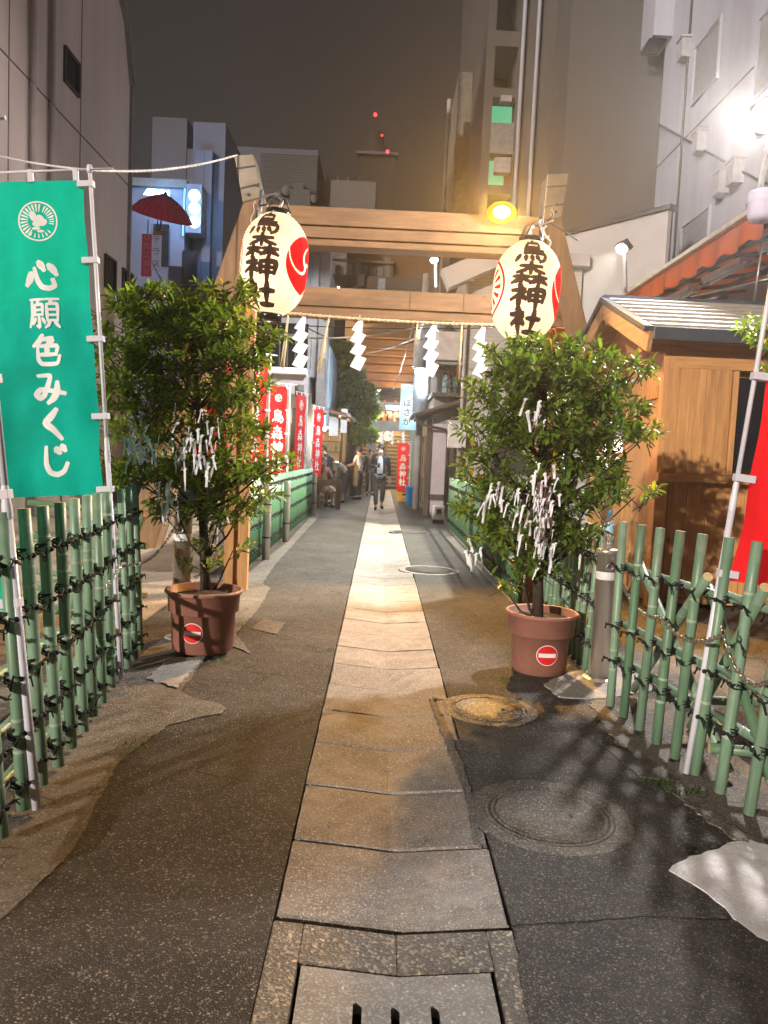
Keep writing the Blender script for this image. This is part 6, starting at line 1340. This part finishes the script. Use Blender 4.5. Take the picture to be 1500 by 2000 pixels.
# ================================================================ people
m_skin = mat('skin', (.50, .30, .21), .55, var=.06); m_hair = mat('dark_hair', (.018, .013, .011), .45, var=.3, scale=40); m_hairb = mat('brown_hair', (.05, .022, .014), .45, var=.3, scale=40)
def skin(name, V_, E_, rad, m, parent, sub=1, root=0):
    me = bpy.data.meshes.new(name); me.from_pydata([tuple(v) for v in V_], E_, []); o = bpy.data.objects.new(name, me); col.objects.link(o); o.parent = parent; me.materials.append(m)
    o.modifiers.new('skin', 'SKIN'); sv = me.skin_vertices
    if not sv: me.attributes
    for i, r in enumerate(rad):
        d = me.skin_vertices[0].data[i]; d.radius = r if isinstance(r, tuple) else (r, r); d.use_root = (i == root)
    o.modifiers['skin'].use_smooth_shade = True; s = o.modifiers.new('sub', 'SUBSURF'); s.levels = sub; s.render_levels = sub
    return o
def person(loc, yaw, label, J, top, legs, shoes, hairm, H=1.0, long_hair=False, sleeves='long', extra=None, skirt=None):
    e = empty('person', label, 'person', 'people in the alley', loc=loc, rot=(0, 0, yaw)); e.scale = (H, H, H)
    D_ = dict(pelvis=(0, 0, .94), spine=(0, .01, 1.12), chest=(0, .01, 1.32), neck=(0, .0, 1.47), head=(0, -.02, 1.56), crown=(0, -.015, 1.66),
              shL=(.185, .01, 1.40), shR=(-.185, .01, 1.40), elL=(.22, .03, 1.13), elR=(-.22, .03, 1.13), wrL=(.235, -.03, .90), wrR=(-.235, -.03, .90),
              hipL=(.09, 0, .88), hipR=(-.09, 0, .88), knL=(.10, -.02, .50), knR=(-.10, -.02, .50), anL=(.10, .02, .09), anR=(-.10, .02, .09), toL=(.11, -.12, .035), toR=(-.11, -.12, .035))
    D_.update(J); q = {k: Vector(v) for k, v in D_.items()}
    ks = list(q); idx = {k: i for i, k in enumerate(ks)}; vs = [q[k] for k in ks]
    R = dict(pelvis=(.15, .10), spine=(.135, .095), chest=(.155, .105), neck=.052, head=(.078, .092), crown=(.06, .07), shL=.062, shR=.062, elL=.042, elR=.042, wrL=.028, wrR=.028, hipL=.085, hipR=.085, knL=.055, knR=.055, anL=.038, anR=.038, toL=.036, toR=.036)
    rad = [R[k] for k in ks]
    E_ = [('pelvis', 'spine'), ('spine', 'chest'), ('chest', 'neck'), ('neck', 'head'), ('head', 'crown'), ('chest', 'shL'), ('shL', 'elL'), ('elL', 'wrL'), ('chest', 'shR'), ('shR', 'elR'), ('elR', 'wrR'), ('pelvis', 'hipL'), ('hipL', 'knL'), ('knL', 'anL'), ('anL', 'toL'), ('pelvis', 'hipR'), ('hipR', 'knR'), ('knR', 'anR'), ('anR', 'toR')]
    ed = [(idx[a], idx[b]) for a, b in E_]
    for s, el, wr in ((1, 'elL', 'wrL'), (-1, 'elR', 'wrR')):                    # palm and five fingers
        d = (q[wr] - q[el]).normalized(); side = d.cross(V(0, 1, 0)).normalized() if abs(d.y) < .9 else V(1, 0, 0); pi_ = len(vs); vs.append(q[wr] + d * .06); rad.append((.036, .018)); ed.append((idx[wr], pi_))
        for k, (o_, L) in enumerate(((-.027, .062), (-.009, .074), (.009, .070), (.026, .055))):
            a = len(vs); vs += [q[wr] + d * .105 + side * o_, q[wr] + d * (.105 + L * .8) + side * o_ * 1.1 + V(0, -.02, 0)]; rad += [.0095, .008]; ed += [(pi_, a), (a, a + 1)]
        a = len(vs); vs += [q[wr] + d * .055 + side * .045 + V(0, -.012, 0), q[wr] + d * .095 + side * .055 + V(0, -.025, 0)]; rad += [.010, .009]; ed += [(pi_, a), (a, a + 1)]
    skin('body', vs, ed, rad, m_skin, e)
    def part(name, keys, edges, radii, m): return skin(name, [q[k] for k in keys], [(keys.index(a), keys.index(b)) for a, b in edges], radii, m, e)
    hem = q['pelvis'] + V(0, 0, -.10); q['hem'] = hem
    q['fL'] = q['elL'].lerp(q['wrL'], .95); q['fR'] = q['elR'].lerp(q['wrR'], .95); q['uL'] = q['shL'].lerp(q['elL'], .75); q['uR'] = q['shR'].lerp(q['elR'], .75); q['nb'] = q['chest'].lerp(q['neck'], .72)
    if sleeves == 'long':
        part('jacket', ['pelvis', 'spine', 'chest', 'nb', 'shL', 'elL', 'fL', 'shR', 'elR', 'fR', 'hem'], [('hem', 'pelvis'), ('pelvis', 'spine'), ('spine', 'chest'), ('chest', 'nb'), ('chest', 'shL'), ('shL', 'elL'), ('elL', 'fL'), ('chest', 'shR'), ('shR', 'elR'), ('elR', 'fR')], [(.185, .130), (.165, .122), (.182, .130), (.08, .075), .080, .060, .048, .080, .060, .048, (.175, .118)], top)
    else:
        part('shirt', ['pelvis', 'spine', 'chest', 'nb', 'shL', 'uL', 'shR', 'uR'], [('pelvis', 'spine'), ('spine', 'chest'), ('chest', 'nb'), ('chest', 'shL'), ('shL', 'uL'), ('chest', 'shR'), ('shR', 'uR')], [(.175, .125), (.16, .118), (.178, .126), (.078, .072), .076, .066, .076, .066], top)
    if skirt is None:
        q['cL'] = q['anL'] + V(0, 0, .03); q['cR'] = q['anR'] + V(0, 0, .03)
        part('trousers', ['pelvis', 'hipL', 'knL', 'cL', 'hipR', 'knR', 'cR'], [('pelvis', 'hipL'), ('hipL', 'knL'), ('knL', 'cL'), ('pelvis', 'hipR'), ('hipR', 'knR'), ('knR', 'cR')], [(.148, .098), .098, .076, .062, .098, .076, .062], legs)
    else:
        m_, zb, w_ = skirt; c = q['pelvis']; kn = (q['knL'] + q['knR']) / 2; mb = MB(); b = kn.lerp((q['anL'] + q['anR']) / 2, zb); ring = []
        for t in (0, .35, .7, 1): 
            o_ = c.lerp(b, t) if t < .5 else c.lerp(b, t); ring.append((o_ + V(0, 0, .08 * (1 - t)), .155 + (w_ - .155) * t))
        n = 18; st_ = len(mb.v)
        for o_, r in ring:
            for k in range(n): a = 2*pi*k/n; mb.v.append(o_ + V(r * cos(a), r * .78 * sin(a), .012 * sin(a * 5)))
        for i in range(3):
            for k in range(n): mb.face((st_+i*n+k, st_+i*n+(k+1)%n, st_+(i+1)*n+(k+1)%n, st_+(i+1)*n+k), 0, True)
        mb.build('skirt', m_, e)
    for s in 'LR':
        a, t = q['an' + s], q['to' + s]; d = (t - a); d.z = 0; d.normalize(); mb = MB(); c0 = V(a.x, a.y, t.z) - d * .05
        mb.tube([c0, c0 + d * .02 + V(0, 0, .01), c0 + d * .13 + V(0, 0, .005), c0 + d * .22, c0 + d * .255 - V(0, 0, .01)], [.035, .048, .047, .040, .018], 10); mb.build('shoe', shoes, e)
    hc = q['head'].lerp(q['crown'], .45); f = (q['head'] - q['neck']); mb = MB()
    mb.ico(hc + V(0, .022, .03), .108, sc=(.93, 1.0, 1.0), n=14, k=9)
    keep = [i for i, fc in enumerate(mb.f) if not (sum((mb.v[j].y for j in fc)) / len(fc) < hc.y - .035 and sum((mb.v[j].z for j in fc)) / len(fc) < hc.z + .055) and sum((mb.v[j].z for j in fc)) / len(fc) > hc.z - .095]
    mb.f = [mb.f[i] for i in keep]; mb.m = [0] * len(mb.f); mb.sm = [True] * len(mb.f)
    if long_hair: mb.tube([hc + V(0, .06, .02), hc + V(0, .10, -.10), hc + V(0, .11, -.25), hc + V(0, .09, -.42)], [.095, .105, .10, .05], 10)
    mb.build('hair', hairm, e)
    mb = MB()
    for s in (-1, 1): mb.ico(hc + V(s * .032, -.088, -.018), .011, n=8, k=5)
    mb.build('eye', mat('eye_dark', (.01, .01, .01), .2), e)
    mb = MB(); mb.tube([hc + V(0, -.092, -.01), hc + V(0, -.112, -.045), hc + V(0, -.095, -.055)], [.008, .013, .008], 6); mb.build('nose', m_skin, e)
    for s in (-1, 1): mb = MB(); mb.ico(hc + V(s * .082, .01, -.02), .026, sc=(.4, .7, 1.1), n=8, k=5); mb.build('ear', m_skin, e)
    if extra: extra(e, q, hc)
    return e
m_suit = mat('navy_suit', (.016, .017, .026), .7, var=.2, scale=20); m_gry = mat('grey_trousers', (.12, .12, .125), .8, var=.15, scale=20); m_shoe = mat('black_shoe', (.01, .01, .011), .3); m_shirt = mat('white_shirt', (.62, .63, .70), .7, var=.05); m_nvy = mat('navy_jeans', (.016, .02, .045), .8, var=.2, scale=20)
def biz(e, q, hc):
    mb = MB(); w0, w1 = .052, .085                          # open shirt front between the lapels
    c, s, p = q['chest'], q['spine'], q['pelvis']
    pts = [(c + V(0, -.128, .10), .035), (c + V(0, -.150, .0), .07), (s + V(0, -.132, .02), .08), (p + V(0, -.128, .06), .08), (p + V(0, -.126, .02), .075)]
    for o_, r in pts: mb.v += [o_ + V(-r, .02, 0), o_, o_ + V(r, .02, 0)]
    for i in range(len(pts) - 1):
        for k in range(2): mb.face((3*i+k, 3*i+k+1, 3*i+k+4, 3*i+k+3), 0, True)
    mb.build('shirt_front', m_shirt, e)
    mb = MB(); o_ = p + V(0, -.118, .0); mb.box(o_, (.15, .03, .035)); mb.build('belt', m_shoe, e, .006)
    mb = MB(); mb.ico(hc + V(0, -.072, -.062), .058, sc=(1.05, .72, .85), n=12, k=8); mb.build('face_mask', mat('mask_white', (.72, .72, .74), .8), e)
    mb = MB(); w_ = q['wrR']; d = (q['wrR'] - q['elR']).normalized(); mb.box(w_ + d * .10 + V(.0, -.03, .02), (.07, .012, .14), Matrix.Rotation(-.7, 3, 'X')); mb.build('phone', mat('phone_black', (.01, .01, .012), .2), e, .004)
person((0, 21, 0), 0.05, 'masked man in dark jacket and grey trousers walking along the path with a phone', dict(head=(.0, -.05, 1.55), crown=(0, -.055, 1.65), elR=(-.25, .02, 1.14), wrR=(-.10, -.20, 1.15), elL=(.25, .06, 1.12), wrL=(.27, .04, .86), knL=(.10, -.06, .50), anL=(.10, .20, .16), toL=(.11, .10, .05), knR=(-.08, -.06, .48), anR=(-.07, -.06, .08), toR=(-.08, -.2, .035)), m_suit, m_gry, m_shoe, m_hair, 1.03, extra=biz)
def waiter(e, q, hc):
    mb = MB(); c, p = q['chest'], q['pelvis']
    for s in (-1, 1): mb.tube([c + V(s * .10, .10, .10), c + V(0, .138, -.05), p + V(-s * .12, .125, .08)], .012, 5)
    mb.build('apron_strap', m_nvy, e)
    mb = MB(); n = 9
    for i, (z, r) in enumerate(((.24, .15), (0.02, .185), (-.3, .20), (-.5, .21))):
        for k in range(n): a = radians(150 + k * 240 / (n - 1)) ; mb.v.append(p + V(r * cos(a) * 1.02, r * sin(a) * .8, z))
    for i in range(3):
        for k in range(n - 1): mb.face((i*n+k, i*n+k+1, (i+1)*n+k+1, (i+1)*n+k), 0, True)
    mb.build('apron', mat('olive_apron', (.12, .09, .055), .8), e)
person(V(*P(699, 960, 25.2).xy, 0), radians(180 + 62), 'waiter in white T-shirt and brown apron standing with his back turned', dict(elR=(-.2, -.10, 1.16), wrR=(-.12, -.28, 1.12), elL=(.2, -.1, 1.16), wrL=(.12, -.28, 1.12)), m_shirt, m_nvy, m_shoe, m_hair, 1.0, sleeves='short', extra=waiter)
person(V(P(722, 950, 28).x, 28, 0), .3, 'dark-clothed person half hidden between the waiter and the walking man', {}, m_suit, m_suit, m_shoe, m_hairb, .98)
person(V(P(641, 950, 22.4).x, 22.4, 0), radians(-60), 'man in dark suit leaning towards the bar counter', dict(spine=(0, -.03, 1.12), chest=(0, -.10, 1.30), neck=(0, -.17, 1.43), head=(0, -.22, 1.51), crown=(0, -.24, 1.61), shL=(.185, -.12, 1.37), shR=(-.185, -.12, 1.37), elL=(.2, -.28, 1.2), elR=(-.2, -.28, 1.2), wrL=(.12, -.45, 1.15), wrR=(-.12, -.45, 1.15)), m_suit, m_suit, m_shoe, m_hair, 1.02)
person(V(P(668, 950, 23.2).x, 23.2, 0), radians(-75), 'person in white shirt and long black apron bending forward at the bar', dict(pelvis=(0, .12, .90), spine=(0, .0, 1.06), chest=(0, -.16, 1.16), neck=(0, -.28, 1.22), head=(0, -.36, 1.24), crown=(0, -.43, 1.29), shL=(.185, -.18, 1.16), shR=(-.185, -.18, 1.16), elL=(.2, -.30, .96), elR=(-.2, -.30, .96), wrL=(.12, -.46, 1.0), wrR=(-.12, -.46, 1.0), hipL=(.09, .12, .85), hipR=(-.09, .12, .85)), m_shirt, m_suit, m_shoe, m_hair, 1.0, sleeves='short', skirt=(m_suit, .5, .24))
person(V(P(628, 950, 20.6).x, 20.62, 0), radians(150), 'long-haired person in brown cardigan and pale skirt sitting at the bar', dict(pelvis=(0, 0, .58), spine=(0, .0, .76), chest=(0, -.03, .96), neck=(0, -.05, 1.11), head=(0, -.08, 1.20), crown=(0, -.08, 1.30), shL=(.17, -.03, 1.04), shR=(-.17, -.03, 1.04), elL=(.22, -.14, .82), elR=(-.22, -.14, .82), wrL=(.08, -.32, .88), wrR=(-.08, -.32, .88), hipL=(.09, -.02, .55), hipR=(-.09, -.02, .55), knL=(.10, -.42, .54), knR=(-.10, -.42, .54), anL=(.10, -.40, .09), anR=(-.10, -.40, .09), toL=(.11, -.54, .035), toR=(-.11, -.54, .035)), mat('brown_knit', (.17, .085, .055), .85), m_suit, m_shoe, m_hairb, 1.0, long_hair=True, skirt=(mat('pale_skirt', (.5, .36, .36), .8), .2, .26))
# ================================================================ night haze in the air
mb = MB(); mb.bb((-71, -21, -1.2), (71, 171, 64)); hz = mb.build('haze', None)
k = bpy.data.materials.new('haze_air'); k.use_nodes = True; t_ = k.node_tree; t_.nodes.remove(t_.nodes['Principled BSDF']); pv = t_.nodes.new('ShaderNodeVolumePrincipled')
pv.inputs['Color'].default_value = (.9, .88, .86, 1); pv.inputs['Density'].default_value = .0018; pv.inputs['Anisotropy'].default_value = .78
t_.links.new(pv.outputs[0], t_.nodes['Material Output'].inputs['Volume']); hz.data.materials.clear(); hz.data.materials.append(k); tag(hz, 'thin night haze filling the street', 'haze', kind='stuff')
